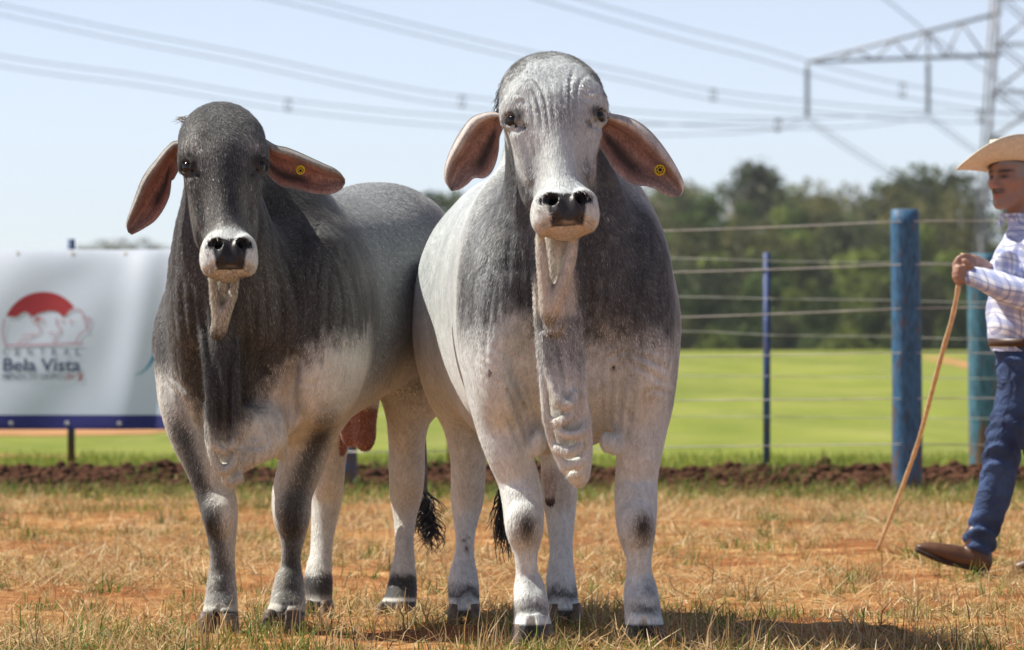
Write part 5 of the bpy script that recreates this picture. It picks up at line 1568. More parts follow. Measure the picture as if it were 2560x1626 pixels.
# ---------------------------------------------------------------- dark grey bull (left)
def build_bull_2():
    G = Field(np.arange(-1.26, -.20, .005), axis(19.0, 19.75, 21.75, .005, .012), 1.80 - axis(.0, .66, 1.77, .0045, .006)[::-1])
    yw = math.radians(-17.0)
    Wt = np.array((-math.sin(yw), math.cos(yw), 0)); Ut = np.array((math.cos(yw), math.sin(yw), 0)); Zt = np.array((0, 0, 1.0))
    O = PX(605, 760, 19.52) * (1, 1, 0)
    rows = [(.06, 0, 1.02, .06, 1.10, .94, 2), (.11, 0, 1.02, .16, 1.24, .80, 2), (.20, 0, 1.01, .24, 1.36, .70, 2.1),
            (.33, 0, 1.00, .298, 1.42, .63, 2.3), (.50, 0, 1.02, .300, 1.44, .63, 2.2), (.80, 0, 1.05, .300, 1.45, .69, 2.2),
            (1.1, 0, 1.08, .300, 1.47, .75, 2.2), (1.4, 0, 1.10, .295, 1.505, .80, 2.3), (1.62, 0, 1.13, .265, 1.47, .86, 2.2),
            (1.76, 0, 1.12, .19, 1.38, .92, 2.1), (1.84, 0, 1.12, .05, 1.20, 1.05, 2)]
    G.loft(O, Ut, Zt, Wt, rows, k=.03)
    at = lambda u, w_, z: O + Ut * u + Wt * w_ + Zt * z
    G.ell(at(0, .46, 1.40), (.10, .20, .13), (Ut, Wt, Zt), k=.10)
    for sg in (-1, 1):
        G.ell(at(sg * .195, .24, 1.0), (.115, .19, .32), (Ut, Wt, Zt), k=.07)
        G.ell(at(sg * .175, 1.46, 1.02), (.145, .26, .32), (Ut, Wt, Zt), k=.08)
    Hd = Head(PX(548, 262, 19.54), 30, 6, 1.2, .895, 1.135, .90)
    b = Hd(0, .18, -.10)
    G.tube([(*b, .115), (*PX(556, 520, 19.56), .140), (*PX(566, 640, 19.60), .185), (*PX(590, 760, 19.68), .235), (*PX(605, 850, 19.74), .23)], k=.07)
    G.tube([(*Hd(0, .07, -.10), .07), (*PX(580, 430, 19.78), .11), (*PX(610, 500, 20.0), .15)], k=.09)
    lf = [(490, 670, 40, .26), (464, 760, 62, .19), (448, 850, 70, .14), (455, 930, 68, .09), (460, 1000, 64, .07), (478, 1080, 58, .06), (512, 1160, 52, .04), (538, 1230, 49, .03), (550, 1289, 45, .0), (554, 1335, 37, .0),
          (556, 1385, 31, .0), (555, 1430, 33, .01), (554, 1465, 37, .0), (553, 1500, 40, -.01), (551, 1530, 44, -.04), (549, 1552, 48, -.06)]
    rf = [(770, 670, 60, .26), (784, 760, 80, .19), (790, 850, 86, .14), (796, 930, 82, .09), (790, 1010, 75, .07), (776, 1080, 66, .06), (754, 1160, 58, .04), (732, 1230, 51, .03), (729, 1289, 47, .0), (731, 1335, 34, .0),
          (728, 1385, 25, .0), (726, 1425, 28, .01), (723, 1455, 37, .0), (721, 1496, 43, -.01), (717, 1525, 46, -.04), (713, 1544, 49, -.06)]
    for leg, D in ((lf, 19.76), (rf, 19.92)):
        G.tube(T(leg, D), k=.05, n=(0, 1, 0), q=1.12)
        G.ell(PX(leg[8][0], 1288, D - .045), (.046, .034, .055), k=.03)
        x = leg[14][0]
        G.tube([(*PX(x - 3, 1508, D - .12), .004), (*PX(x - 6, 1535, D - .11), .012), (*PX(x - 8, 1570, D - .12), .020)], k=.012, cut=True)
        for sg in (-1, 1): G.ell(PX(x + sg * 20 + 22, 1518, D + .08), (.016, .018, .02), k=.012)
    hl = [(850, 930, 70, -.05), (838, 1030, 58, -.04), (826, 1120, 44, -.01), (820, 1190, 41, .02), (818, 1240, 39, .07), (812, 1290, 34, .07), (806, 1340, 29, .05), (802, 1390, 28, .02),
          (797, 1425, 33, .0), (796, 1460, 36, -.02), (798, 1495, 33, -.04), (796, 1520, 31, -.06)]
    hr = [(1010, 850, 90, -.05), (1022, 960, 76, -.05), (1020, 1040, 56, -.03), (1017, 1110, 46, .0), (1017, 1180, 45, .03), (1015, 1240, 40, .08), (1012, 1290, 29, .08), (1011, 1340, 24, .05), (1011, 1385, 25, .02),
          (1008, 1430, 32, .0), (1005, 1475, 38, -.02), (998, 1510, 42, -.05), (990, 1530, 44, -.08)]
    for leg, D in ((hl, 20.90), (hr, 20.88)):
        G.tube(T(leg, D), k=.06, n=(0, 1, 0), q=1.2)
    # scrotum, belly line
    G.tube(T([(885, 985, 40), (882, 1040, 34), (880, 1080, 30), (878, 1095, 24)], 20.70), k=.03)
    G.tube(T([(912, 985, 40), (912, 1050, 30), (912, 1092, 28), (912, 1108, 22)], 20.66), k=.02)
    for x in (500, 640): G.ell(PX(x, 990, 19.52), (.045, .065, .13), k=.10, cut=True)
    # dewlap
    d0 = 19.425
    G.tube(T([(562, 665, 34, -.02), (556, 740, 30, 0), (552, 830, 34, .0), (552, 930, 40, .0), (556, 1020, 42, .01), (562, 1100, 38, .03), (570, 1160, 30, .05), (576, 1195, 18, .07)], 19.50), k=.05, n=(0, 1, 0), q=1.5)
    G.tube(T([(530, 690, 9, -.07), (538, 750, 12, -.065), (546, 795, 15, -.06), (545, 828, 18, -.045), (540, 838, 12, -.03)], d0), k=.012, n=(0, 1, 0), q=1.4)
    G.tube(T([(592, 690, 9, -.07), (582, 735, 12, -.07), (564, 785, 14, -.065), (552, 825, 15, -.045)], d0), k=.012, n=(0, 1, 0), q=1.4)
    G.tube(T([(562, 680, 28, -.02), (560, 740, 18, -.03), (556, 780, 10, -.03)], d0), k=.012)
    G.tube(T([(498, 780, 3, .10), (502, 840, 8, .05), (512, 900, 10, .02), (522, 980, 11, .0), (528, 1060, 12, .0), (536, 1110, 11, .0), (560, 1128, 9, .01)], d0), k=.016)
    G.tube(T([(588, 790, 3, .09), (590, 850, 8, .04), (592, 930, 9, .01), (592, 1010, 10, .0), (590, 1080, 11, .0), (580, 1118, 10, .0)], d0), k=.016)
    G.tube(T([(516, 1010, 6, .04), (519, 1080, 9, .03), (532, 1140, 11, .02), (552, 1175, 12, .02), (580, 1165, 11, .02), (592, 1130, 8, .02)], d0 + .01), k=.012)
    G.tube(T([(560, 1175, 10, .03), (572, 1204, 14, .04), (600, 1198, 10, .05)], d0 + .01), k=.012)
    G.tube(T([(590, 1060, 46, .10), (640, 1070, 50, .16), (690, 1060, 50, .22)], d0 + .03), k=.05)
    G.tube(T([(585, 1160, 22, .06), (630, 1135, 32, .10), (680, 1105, 36, .16)], d0 + .03), k=.05)
    for xs in ([(556, 860, 4), (558, 960, 5), (560, 1060, 4)], [(534, 880, 3), (542, 980, 4), (546, 1060, 4)], [(576, 900, 3), (578, 1000, 4)]):
        G.tube(T([(x, y, r, -.055) for x, y, r in xs], d0 + .01), k=.012, cut=True)
    for pts in ([(480, 900, 2, -.10), (492, 980, 7, -.02), (510, 1050, 9, 0)], [(735, 900, 2, -.12), (725, 980, 6, -.03), (712, 1060, 9, 0), (703, 1130, 9, 0)]):
        G.tube(T(pts, 19.66), k=.06, cut=True)
    # neck pleats
    for xs in ([(640, 560), (680, 660), (690, 760), (670, 860)], [(670, 560), (720, 660), (740, 760), (720, 850)], [(600, 680), (630, 760), (640, 860)], [(470, 680), (480, 760), (500, 860)], [(452, 680), (455, 740), (470, 800)]):
        pass
    for (x, y, r, dd) in ((692, 1120, 17, .02), (676, 1112, 15, .0), (705, 1132, 13, .05)):
        G.ell(PX(x, y, 19.66 + dd), (r / 770, r / 600, r * 1.6 / 770), k=.02)
    sculpt_head(G, Hd, [([(-.105, .285), (-.12, .292), (-.135, .285)], .002), ([(.105, .285), (.12, .292), (.135, .285)], .002)])

    root = empty('brahman_bull', (-.83, 19.75, 0))
    tag(root, 'dark charcoal humped bull with white muzzle, turned slightly, its dark forelegs apart', 'bull', 'bulls standing side by side')
    pale = np.array((.30, .28, .255)); pink = np.array((.33, .15, .11))
    eL = dict(zip(('V', 'Q', 'side', 'S', 'T', 'grid'), ear_mesh(
        [(448, 352), (432, 354), (412, 372), (392, 396), (372, 420), (355, 446), (343, 475), (332, 506), (320, 540), (315, 562), (320, 580)],
        [(446, 425), (434, 448), (428, 452), (426, 470), (423, 490), (414, 513), (402, 534), (386, 554), (366, 568), (346, 580), (329, 588)], 19.46, 19.46, .045, -1)))
    eR = dict(zip(('V', 'Q', 'side', 'S', 'T', 'grid'), ear_mesh(
        [(640, 344), (660, 346), (688, 362), (718, 369), (751, 382), (782, 396), (812, 410), (835, 420), (852, 433), (862, 448)],
        [(645, 410), (660, 420), (668, 434), (682, 450), (702, 465), (726, 470), (752, 476), (780, 484), (806, 487), (832, 485), (852, 475), (863, 460)], 19.46, 19.50, .045, 1)))
    for e in (eL, eR):
        e['C'] = ear_colour(e['side'], e['S'], e['T'], e['V'], pink, pale, (.03, .02, .018))

    def colour(V, N):
        px, py = to_px(V)
        D = V[:, 1]
        wl = (V - O) @ Wt
        n1 = fbm(V, 9, 3, 2.2) - .5; n2 = fbm(V, 28, 3, 5.1) - .5; n3 = fbm(V * (1, 1, .3), 60, 2, 9) - .5
        C = np.tile((.78, .70, .62), (len(V), 1))
        dark = np.array((.045, .040, .037)); mid = np.array((.17, .163, .16))
        # flanks mid grey, paler towards belly
        C = blend(C, mid, smst(.62, .95, V[:, 2] + .12 * n1) * smst(.35, .5, wl))
        C = blend(C, np.array((.23, .22, .215)), smst(.5, .8, wl) * smst(1.25, 1.5, V[:, 2]) * .8)
        C = blend(C, np.array((.11, .10, .098)), spot(px, py, 1040, 820, 50, 200) * (D > 20.4) * .7)
        # dark neck and shoulders
        low = 935 + 60 * n1 + 30 * n2 - 60 * smst(700, 860, px) + 175 * spot(px, py, 562, 980, 105, 400, 2) + 25 * spot(px, py, 420, 900, 60, 200)
        neck = (1 - smst(low - 90, low + 45, py + 60 * n3 + 30 * n2)) * (1 - smst(.42, .60, wl + .06 * n1))
        C = blend(C, dark * 1.32, neck * (1.05 + .3 * n2))
        C = blend(C, np.array((.115, .105, .10)), neck * spot(px, py, 405, 740, 35, 120) * .6)
        C = blend(C, np.array((.14, .125, .11)), neck * spot(px, py, 650, 700, 60, 130) * .35)
        thr = np.interp(py, [680, 840, 862, 1000, 1200], [19.372, 19.392, 19.46, 19.50, 19.56])
        dl = np.exp(-((px - 556) / 52) ** 4) * (1 - smst(thr - .012, thr + .025, D)) * smst(660, 700, py)
        C = blend(C, (.46, .38, .29), dl * (1 - smst(805, 850, py)) * .95)
        C = blend(C, dark * .9, dl * smst(830, 900, py) * (1 - smst(1095, 1120, py)))
        C = blend(C, (.52, .45, .37), (D < 19.62) * smst(1112, 1128, py) * (1 - smst(1225, 1235, py)) * (px < 640))
        C = blend(C, (.62, .59, .55), spot(px, py, 425, 1000, 30, 60) * (D < 20) * .7)
        C *= (1 + .14 * n1 + .12 * n2)[:, None]
        # forelegs: dark front stripe to the hoof
        front = (D < 20.25)
        cx1 = np.interp(py, [960, 1050, 1160, 1250, 1310, 1380, 1450, 1520], [425, 440, 478, 505, 522, 545, 548, 550])
        cx2 = np.interp(py, [960, 1050, 1160, 1250, 1310, 1380, 1450, 1520], [830, 815, 768, 738, 730, 729, 724, 716])
        lg = smst(1040, 1120, py) * front
        C = blend(C, (.64, .56, .48), lg * .5)
        for cx, side in ((cx1, px < 640), (cx2, px >= 640)):
            wd = np.interp(py, [960, 1160, 1300, 1380, 1480], [28, 34, 40, 30, 42])
            st = np.exp(-(np.abs((px - cx + 10 * n2) / wd)) ** 3) * smst(985 if side is None else 970, 1090, py) * front * side * (N[:, 1] < .35)
            C = blend(C, dark * .75, st * (.92 + .4 * n1))
            C = blend(C, (.022, .018, .016), spot(px, py, np.interp(1310, [960, 1520], [0, 0]) + (cx), 1308, 26, 50) * front * side * (N[:, 1] < .2) * .9)
            C = blend(C, (.34, .30, .25), spot(px, py, cx - 22 * (side[0] * 0 + 1), 1450, 12, 30) * front * side * .6)
            C = blend(C, (.52, .46, .39), spot(px * 0, py + 20 * n2, 0, 1519, 1, 8, 3) * front * side * .95)
            C = blend(C, (.04, .04, .045), smst(1528, 1531, py) * (1 - smst(1540, 1543, py)) * front * side)
            C = blend(C, (.16, .12, .085), smst(1541, 1545, py) * front * side)
        hind = D > 20.35
        hl_ = smst(960, 1050, py) * hind
        C = blend(C, (.62, .565, .50), hl_ * .8)
        C = blend(C, (.05, .045, .042), hind * smst(1425, 1450, py + 25 * n2) * (1 - smst(1492, 1500, py)))
        C = blend(C, (.24, .21, .18), hind * spot(px * 0, py, 0, 1494, 1, 6) * (px < 900))
        C = blend(C, (.045, .04, .038), hind * smst(1502, 1506, py))
        # scrotum
        sc_ = (D > 20.45) * (D < 20.86) * (px > 848) * (px < 946) * smst(1008, 1030, py) * (py < 1140)
        C = blend(C, (.27, .105, .07), sc_)
        # ---- head
        L_ = Hd.local(V); u, w_, v = L_.T
        lim = np.interp(w_, [0, .2, .3, .4, .5, .56, .62], [-.2, -.12, -.06, -.02, .0, -.02, -.02])
        hm = smst(-.02, .02, v - lim) * (w_ > -.03) * (w_ < .615) * (np.abs(u) < .2) * (D < 19.66) * (py < 690)
        au = np.abs(u)
        Hc = np.tile((.092, .084, .079), (len(V), 1))
        Hc = blend(Hc, (.135, .125, .118), spot(u, w_, .02, .09, .05, .06) * .6)
        Hc = blend(Hc, (.038, .034, .034), np.exp(-((u - .012) / .05) ** 4) * smst(.20, .27, w_) * (1 - smst(.38, .43, w_)) * .9)
        Hc = blend(Hc, (.16, .145, .13), np.exp(-((au - .07) / .025) ** 2) * smst(.28, .34, w_) * (1 - smst(.40, .46, w_)) * .6)
        Hc = blend(Hc, (.30, .27, .24), spot(au, w_, .105, .190, .035, .022) * .9)
        Hc = blend(Hc, (.22, .20, .18), np.exp(-(u / .07) ** 4) * smst(.41, .455, w_))
        Hc = blend(Hc, (.78, .745, .69), smst(.445, .470, w_ + .02 * n2 + .10 * (au - .06).clip(-.03, 1)))
        Hc = blend(Hc, (.50, .42, .34), smst(.560, .572, w_))
        pad = smst(-.004, .004, .041 - np.abs(w_ - .539) + .004 * n2) * smst(-.005, .005, .068 - au - .28 * (w_ - .512).clip(0, 1)) * (v > .06)
        Hc = blend(Hc, (.022, .019, .020), pad)
        ns = nostril_mask(L_)
        Hc = blend(Hc, (.006, .005, .005), ns)
        ee = np.exp(-(((au - .128) / .036) ** 2 + ((w_ - .240) / .026) ** 2) ** 2)
        Hc = blend(Hc, (.02, .016, .014), ee * .9 * (v > -.02))
        Hc = blend(Hc, (.02, .016, .014), spot(au, w_, .095, .275, .016, .014) * .85)
        C = C * (1 - hm[:, None]) + Hc * hm[:, None]
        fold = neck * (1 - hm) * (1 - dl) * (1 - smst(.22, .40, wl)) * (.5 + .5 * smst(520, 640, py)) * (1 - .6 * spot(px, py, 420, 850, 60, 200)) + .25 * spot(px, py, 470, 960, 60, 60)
        return C, np.clip(fold, 0, 1), pad * hm
    m = coat_material('charcoal coat', .44)
    ear_o = finish_bull(G, 'bull', (eL, eR), colour, Hd, root, '', m, [
        ([(455, 690), (458, 780), (475, 880)], .0075, 6), ([(478, 690), (486, 790), (500, 890)], .0075, 6), ([(500, 700), (512, 790), (520, 880)], .0067, 6),
        ([(620, 690), (636, 790), (640, 890)], .0075, 6), ([(648, 660), (668, 770), (664, 880)], .0075, 6), ([(680, 640), (706, 750), (700, 860)], .0067, 6), ([(712, 640), (745, 740), (744, 850)], .0060, 6), ([(604, 720), (614, 820), (612, 920)], .0067, 6),
        ([(415, 950), (440, 985), (470, 1030)], .0063, 5), ([(425, 935), (455, 965), (490, 1000)], .0063, 5), ([(440, 990), (462, 1030), (492, 1080)], .0060, 5), ([(470, 960), (490, 1010), (515, 1070)], .0067, 6),
        ([(650, 1030), (670, 1080), (690, 1130)], .0067, 6), ([(680, 1000), (692, 1060), (702, 1120)], .0075, 6), ([(715, 1000), (714, 1060), (712, 1125)], .0067, 6), ([(740, 1010), (732, 1070), (722, 1130)], .0060, 6), ([(600, 1110), (640, 1120), (675, 1105)], .0060, 6),
        ([(780, 1000), (815, 1020), (850, 1005)], .0035, 6), ([(735, 940), (770, 960), (805, 950)], .0030, 6),
        ([(540, 900), (545, 990), (550, 1080)], .0090, 6), ([(570, 900), (572, 990), (572, 1080)], .0090, 6),
        ([(525, 1512), (552, 1520), (580, 1512)], .003, 4), ([(690, 1508), (718, 1516), (746, 1508)], .003, 4)], 20.15)
    for x, yb, D, wd, yaw in ((545, 1584, 19.69, .064, .12), (709, 1575, 19.84, .064, .22), (796, 1549, 20.84, .052, .15), (988, 1556, 20.80, .060, .35)):
        p = PX(x, yb, D)
        V, Q, Tt = hoof_mesh(p[0], p[1], p[2], wd, h=.066, ln=.10, yaw=-yaw)
        mesh_from('hoof', V, Q, Tt, (hoof_mat,), root)
    ear_tag(ear_o[1], PX(751, 425, 19.46), .0145, (.1, -1, -.35))
    hm_ = simple_mat('pale tuft hair', (.32, .28, .22), .6, var=.3, scale=90)
    hair_tuft('poll_hair', [PX(464, 296, 19.52), PX(462, 300, 19.52), PX(460, 304, 19.52)], 40, .03, (-.7, -.1, .5), root, 9, .001, .5, .006, hm_)
    Tp = [(*at(0, 1.80, 1.30), .035), (*at(.02, 1.90, 1.05), .026), (*PX(1052, 1000, 21.45), .018), (*PX(1058, 1160, 21.45), .015), (*PX(1060, 1250, 21.45), .014)]
    P = catmull(Tp, 6)
    V, Q, Tt = tube_mesh(P[:, :3], P[:, 3], 10)
    to = mesh_from('tail', V, Q, Tt, (m,), root); set_col(to, 'coat', np.tile((.12, .11, .10), (len(V), 1))); set_val(to, 'fold', np.zeros(len(V))); set_val(to, 'wet', np.zeros(len(V)))
    hair_tuft('tail_tuft', [PX(1054, 1215, 21.45), PX(1060, 1260, 21.45), PX(1064, 1290, 21.45)], 240, .15, (.25, 0, -1), root, 12, .0032, .35, .045)
    return root
bull_b = build_bull_2()
# ================================================================ the man with the stick
def build_man():
    MD = 24.0
    skin_m, N, L, B = mat('skin and hair')
    at = N.new('ShaderNodeAttribute'); at.attribute_name = 'coat'
    L.new(at.outputs['Color'], B.inputs['Base Color']); B.inputs['Roughness'].default_value = .5
    B.inputs['Subsurface Weight'].default_value = .12; B.inputs['Subsurface Radius'].default_value = (.01, .004, .002); B.inputs['Subsurface Scale'].default_value = 1.0
    root = empty('person', tuple(PX(2570, 1420, MD) * (1, 1, 0)))
    tag(root, 'man in straw cowboy hat, checked shirt, jeans and brown boots walking with a stick', 'person')
    t = lambda L_: T(L_, MD)
    def field(x0, x1, y0, y1, d0=23.45, d1=24.6, st=.006):
        a, b = PX(x0, y1, MD), PX(x1, y0, MD)
        return Field(np.arange(a[0], b[0], st), np.arange(d0, d1, st), np.arange(a[2], b[2], st))
    # head frame
    C = PX(2531, 449, MD)
    f = np.array((-.74, -.67, -.04)); f /= np.linalg.norm(f)
    up = np.array((-.03, .02, 1.0)); up -= f * (up @ f); up /= np.linalg.norm(up)
    g = np.cross(up, f); g /= np.linalg.norm(g)           # towards his left
    if g[1] > 0: g = -g                                   # g: near side
    R = np.array((g, f, up))
    Hm = lambda a, b, c: C + g * a + f * b + up * c
    ht = lambda L_: [(*Hm(*p[:3]), p[3]) for p in L_]
    G = field(2350, 2720, 340, 1445, 23.6, 24.45)
    G.ell(Hm(0, -.005, .040), (.077, .096, .088), R, k=.02)              # skull
    G.ell(Hm(0, .020, -.030), (.066, .075, .080), R, k=.03)              # face
    G.tube(ht([(-.05, -.005, -.062, .020), (-.03, .055, -.090, .022), (0, .072, -.097, .022), (.03, .055, -.090, .022), (.05, -.005, -.062, .020)]), k=.03)   # jaw
    G.ell(Hm(0, .083, -.098), (.020, .016, .014), R, k=.018)
    G.tube(ht([(0, .090, .018, .009), (0, .101, -.004, .010), (0, .111, -.022, .0125)]), k=.012)   # nose
    for sg in (-1, 1):
        G.ell(Hm(sg * .013, .100, -.025), (.009, .011, .008), R, k=.008)
        G.tube(ht([(sg * .012, .092, .030, .007), (sg * .034, .088, .034, .008), (sg * .054, .070, .026, .007)]), k=.014)   # brow
        G.ell(Hm(sg * .033, .094, .013), (.017, .013, .011), R, k=.010, cut=True)
        G.ell(Hm(sg * .033, .076, .012), (.0135, .0135, .0125), R, k=.006)
        G.ell(Hm(sg * .048, .060, -.012), (.020, .022, .018), R, k=.025)  # cheek
        G.ell(Hm(sg * .079, -.012, -.002), (.010, .020, .032), R, k=.008) # ear
        G.ell(Hm(sg * .086, -.006, -.004), (.006, .010, .016), R, k=.005, cut=True)
    G.tube(ht([(-.024, .086, -.060, .006), (0, .096, -.058, .0075), (.024, .086, -.060, .006)]), k=.006)
    G.tube(ht([(-.022, .085, -.070, .006), (0, .094, -.071, .0075), (.022, .085, -.070, .006)]), k=.006)
    G.tube(ht([(-.030, .082, -.050, .007), (-.012, .097, -.043, .009), (0, .099, -.042, .008), (.012, .097, -.043, .009), (.030, .082, -.050, .007)]), k=.006)   # moustache
    neck = PX(2572, 575, MD)
    G.tube([(*Hm(0, -.03, -.05), .056), (*Hm(0, -.035, -.10), .056), (*neck, .062)], k=.03)
    # trunk and limbs inside the clothes
    G.tube(t([(2578, 600, 52), (2572, 680, 78), (2562, 780, 78), (2570, 870, 76)]), k=.04, n=(0, 1, 0), q=1.15)
    G.tube(t([(2575, 880, 44), (2545, 1000, 42), (2508, 1110, 34), (2480, 1230, 32), (2446, 1350, 26), (2450, 1400, 22)]), k=.03)
    G.tube(t([(2596, 880, 44, .1), (2604, 1000, 42, .15), (2606, 1120, 34, .2), (2612, 1250, 32, .22), (2618, 1360, 24, .24), (2612, 1400, 20, .24)]), k=.03)
    sh_n, el_n, wr_n = (2608, 618, 34, -.16), (2606, 742, 26, -.24), (2438, 693, 18, -.17)
    sh_f, el_f, wr_f = (2560, 612, 34, .18), (2570, 735, 26, .22), (2470, 676, 18, .0)
    G.tube(t([sh_n, (2612, 680, 30, -.21), el_n, (2525, 722, 26, -.21), wr_n]), k=.03)
    G.tube(t([sh_f, (2570, 670, 30, .21), el_f, (2520, 706, 25, .12), wr_f]), k=.03)
    # near hand: fist round the head of the stick
    G.tube(t([(2440, 692, 19, -.17), (2420, 690, 21, -.165), (2406, 684, 19, -.16)]), k=.012, n=(0, 1, 0), q=.75)
    for i in range(4):
        dy = i * 10.5; ln = (0, 3, 2, -3)[i]
        G.tube(t([(2416, 672 + dy * .95, 6.6, -.185), (2400 - ln, 669 + dy, 6.8, -.195), (2389 - ln, 672 + dy, 6.4, -.175), (2391 - ln, 677 + dy, 6.0, -.15), (2402, 680 + dy, 5.6, -.14)]), k=.005)
    G.tube(t([(2432, 680, 9, -.18), (2424, 664, 8, -.19), (2412, 652, 7, -.19)]), k=.007)
    # far hand folded over it
    G.tube(t([(2470, 676, 18, .0), (2452, 664, 20, -.05), (2432, 654, 18, -.10)]), k=.012)
    for i in range(4):
        dy = i * 8.5; ln = (0, 4, 3, -2)[i]
        G.tube(t([(2438, 650 + dy * .5, 7, -.12 - .010 * i), (2416, 640 + dy * .9, 7.2, -.155 - .006 * i), (2398 - ln, 645 + dy, 6.6, -.17), (2390 - ln, 655 + dy, 6.0, -.16), (2393 - ln, 662 + dy, 5.4, -.14)]), k=.005)
    G.tube(t([(2462, 672, 9, -.05), (2450, 676, 8, -.12), (2440, 672, 7, -.15)]), k=.007)
    V, Q = biggest(*G.mesh()); V = relax(V, Q, 1, .3)
    n2 = fbm(V, 60, 2) - .5
    Cc = np.tile((.355, .205, .145), (len(V), 1)) * (1 + .15 * n2)[:, None]
    l = (V - C) @ R.T; a, b, c = l.T; aa = np.abs(a)
    hd = c > -.13
    Cc = blend(Cc, (.50, .22, .16), spot(a, c, 0, -.022, .02, .014) * (b > .085) * .7)
    Cc = blend(Cc, (.46, .19, .14), spot(aa, c, .048, -.015, .022, .02) * (b > .03) * .5)
    Cc = blend(Cc, (.40, .13, .11), spot(a, c, 0, -.066, .026, .008, 4) * (b > .07))
    Cc = blend(Cc, (.05, .047, .045), smst(.2, .7, spot(a, c, 0, -.045, .036, .0125, 4) * (b > .07)) * hd * (.85 + .8 * n2))
    Cc = blend(Cc, (.03, .024, .022), spot(aa, c, .036, .034, .025, .0075, 4) * (b > .05) * .95)
    Cc = blend(Cc, (.16, .085, .06), spot(aa, c, .034, .014, .024, .014, 2) * (b > .05) * .8)
    Cc = blend(Cc, (.03, .02, .018), spot(aa, c, .034, .012, .017, .0075, 3) * (b > .06) * .95)
    Cc = blend(Cc, (.24, .13, .095), spot(aa, c, .030, -.04, .010, .03) * (b > .05) * .5)
    Cc = blend(Cc, (.26, .25, .24), smst(.0, .012, c) * smst(.045, .03, b - .25 * (.06 - c)) * hd * (aa > .03) * (.8 + n2))
    Cc = blend(Cc, (.26, .25, .24), smst(.055, .065, c) * hd)
    Cc = blend(Cc, (.30, .20, .16), spot(a, c, 0, -.10, .06, .03) * (b > .03) * .35)
    o = mesh_from('body', V, Q, None, (skin_m,), root); set_col(o, 'coat', Cc)
    # ---------------- shirt
    sm, N, L, B = mat('checked cotton')
    tc = N.new('ShaderNodeTexCoord'); sx = N.new('ShaderNodeSeparateXYZ')
    nz = N.new('ShaderNodeTexNoise'); nz.inputs['Scale'].default_value = 5; L.new(tc.outputs['Object'], nz.inputs[0])
    va = N.new('ShaderNodeVectorMath'); va.operation = 'MULTIPLY_ADD'; va.inputs[1].default_value = (.07, .07, .07); L.new(nz.outputs['Color'], va.inputs[0]); L.new(tc.outputs['Object'], va.inputs[2]); L.new(va.outputs[0], sx.inputs[0])
    def mth(op, p, q=None):
        x = N.new('ShaderNodeMath'); x.operation = op
        for i, v in enumerate((p, q)):
            if v is None: continue
            if isinstance(v, (int, float)): x.inputs[i].default_value = v
            else: L.new(v, x.inputs[i])
        return x.outputs[0]
    def band(src, per, ph, w_):
        fr_ = mth('FRACT', mth('ADD', mth('MULTIPLY', src, 1 / per), ph))
        return mth('LESS_THAN', mth('ABSOLUTE', mth('SUBTRACT', fr_, .5)), w_)
    hx = mth('ADD', sx.outputs[0], mth('MULTIPLY', sx.outputs[1], .6))
    hz = mth('ADD', sx.outputs[2], mth('MULTIPLY', sx.outputs[0], .25))
    col = None
    def over(base, m_, c, f_):
        x = N.new('ShaderNodeMix'); x.data_type = 'RGBA'
        L.new(mth('MULTIPLY', m_, f_), x.inputs[0])
        if isinstance(base, tuple): x.inputs[6].default_value = (*base, 1)
        else: L.new(base, x.inputs[6])
        x.inputs[7].default_value = (*c, 1); return x.outputs[2]
    col = over((.74, .78, .86), band(hx, .060, 0, .19), (.24, .31, .62), .55)
    col = over(col, band(hz, .060, 0, .19), (.24, .31, .62), .55)
    col = over(col, band(hx, .060, .5, .05), (.10, .12, .36), .55)
    col = over(col, band(hz, .060, .5, .05), (.10, .12, .36), .55)
    L.new(col, B.inputs['Base Color']); B.inputs['Roughness'].default_value = .85; B.inputs['Sheen Weight'].default_value = .2
    G = field(2400, 2720, 530, 880, 23.6, 24.4)
    G.tube(t([(2578, 598, 60), (2574, 660, 88), (2566, 740, 92), (2558, 810, 90), (2564, 868, 86)]), k=.04, n=(0, 1, 0), q=1.15)
    G.tube(t([(2556, 600, 40, .14), (2590, 592, 44, 0), (2606, 602, 42, -.12)]), k=.04)
    G.tube(t([(2606, 612, 42, -.15), (2616, 680, 40, -.21), (2606, 744, 38, -.24), (2525, 726, 35, -.21), (2452, 700, 27, -.175), (2432, 694, 25, -.17)]), k=.03)
    G.tube(t([(2562, 606, 40, .18), (2572, 670, 38, .21), (2572, 738, 36, .22), (2520, 708, 33, .12), (2476, 684, 25, .01)]), k=.03)
    G.tube([(*Hm(0, -.035, -.105), .066), (*neck, .074), (*PX(2576, 600, MD), .085)], k=.02)      # collar
    for sg in (-1, 1): G.tube([(*Hm(sg * .055, -.02, -.108), .010), (*Hm(sg * .045, .022, -.135), .011), (*Hm(sg * .050, .030, -.175), .009)], k=.008)
    G.ell(PX(2520, 655, 23.83), (.05, .018, .05), k=.01)                                           # breast pocket
    G.tube([(*Hm(0, -.02, -.04), .060), (*Hm(0, -.035, -.13), .060)], k=.006, cut=True)
    G.tube(t([(2436, 693, 20, -.17), (2405, 688, 20, -.16)]), k=.006, cut=True)
    def fold(X, Y, Z):
        return .006 * np.sin(38 * Z + 22 * X + 3 * np.sin(15 * Y + 9 * X)) * np.sin(11 * X - 17 * Z + 4 * Y) - .002
    G.disp((1, 23, .5), (3, 25, 1.6), fold)
    V, Q = biggest(*G.mesh()); mesh_from('shirt', relax(V, Q, 1, .3), Q, None, (sm,), root)
    # ---------------- jeans
    jm, N, L, B = mat('blue denim')
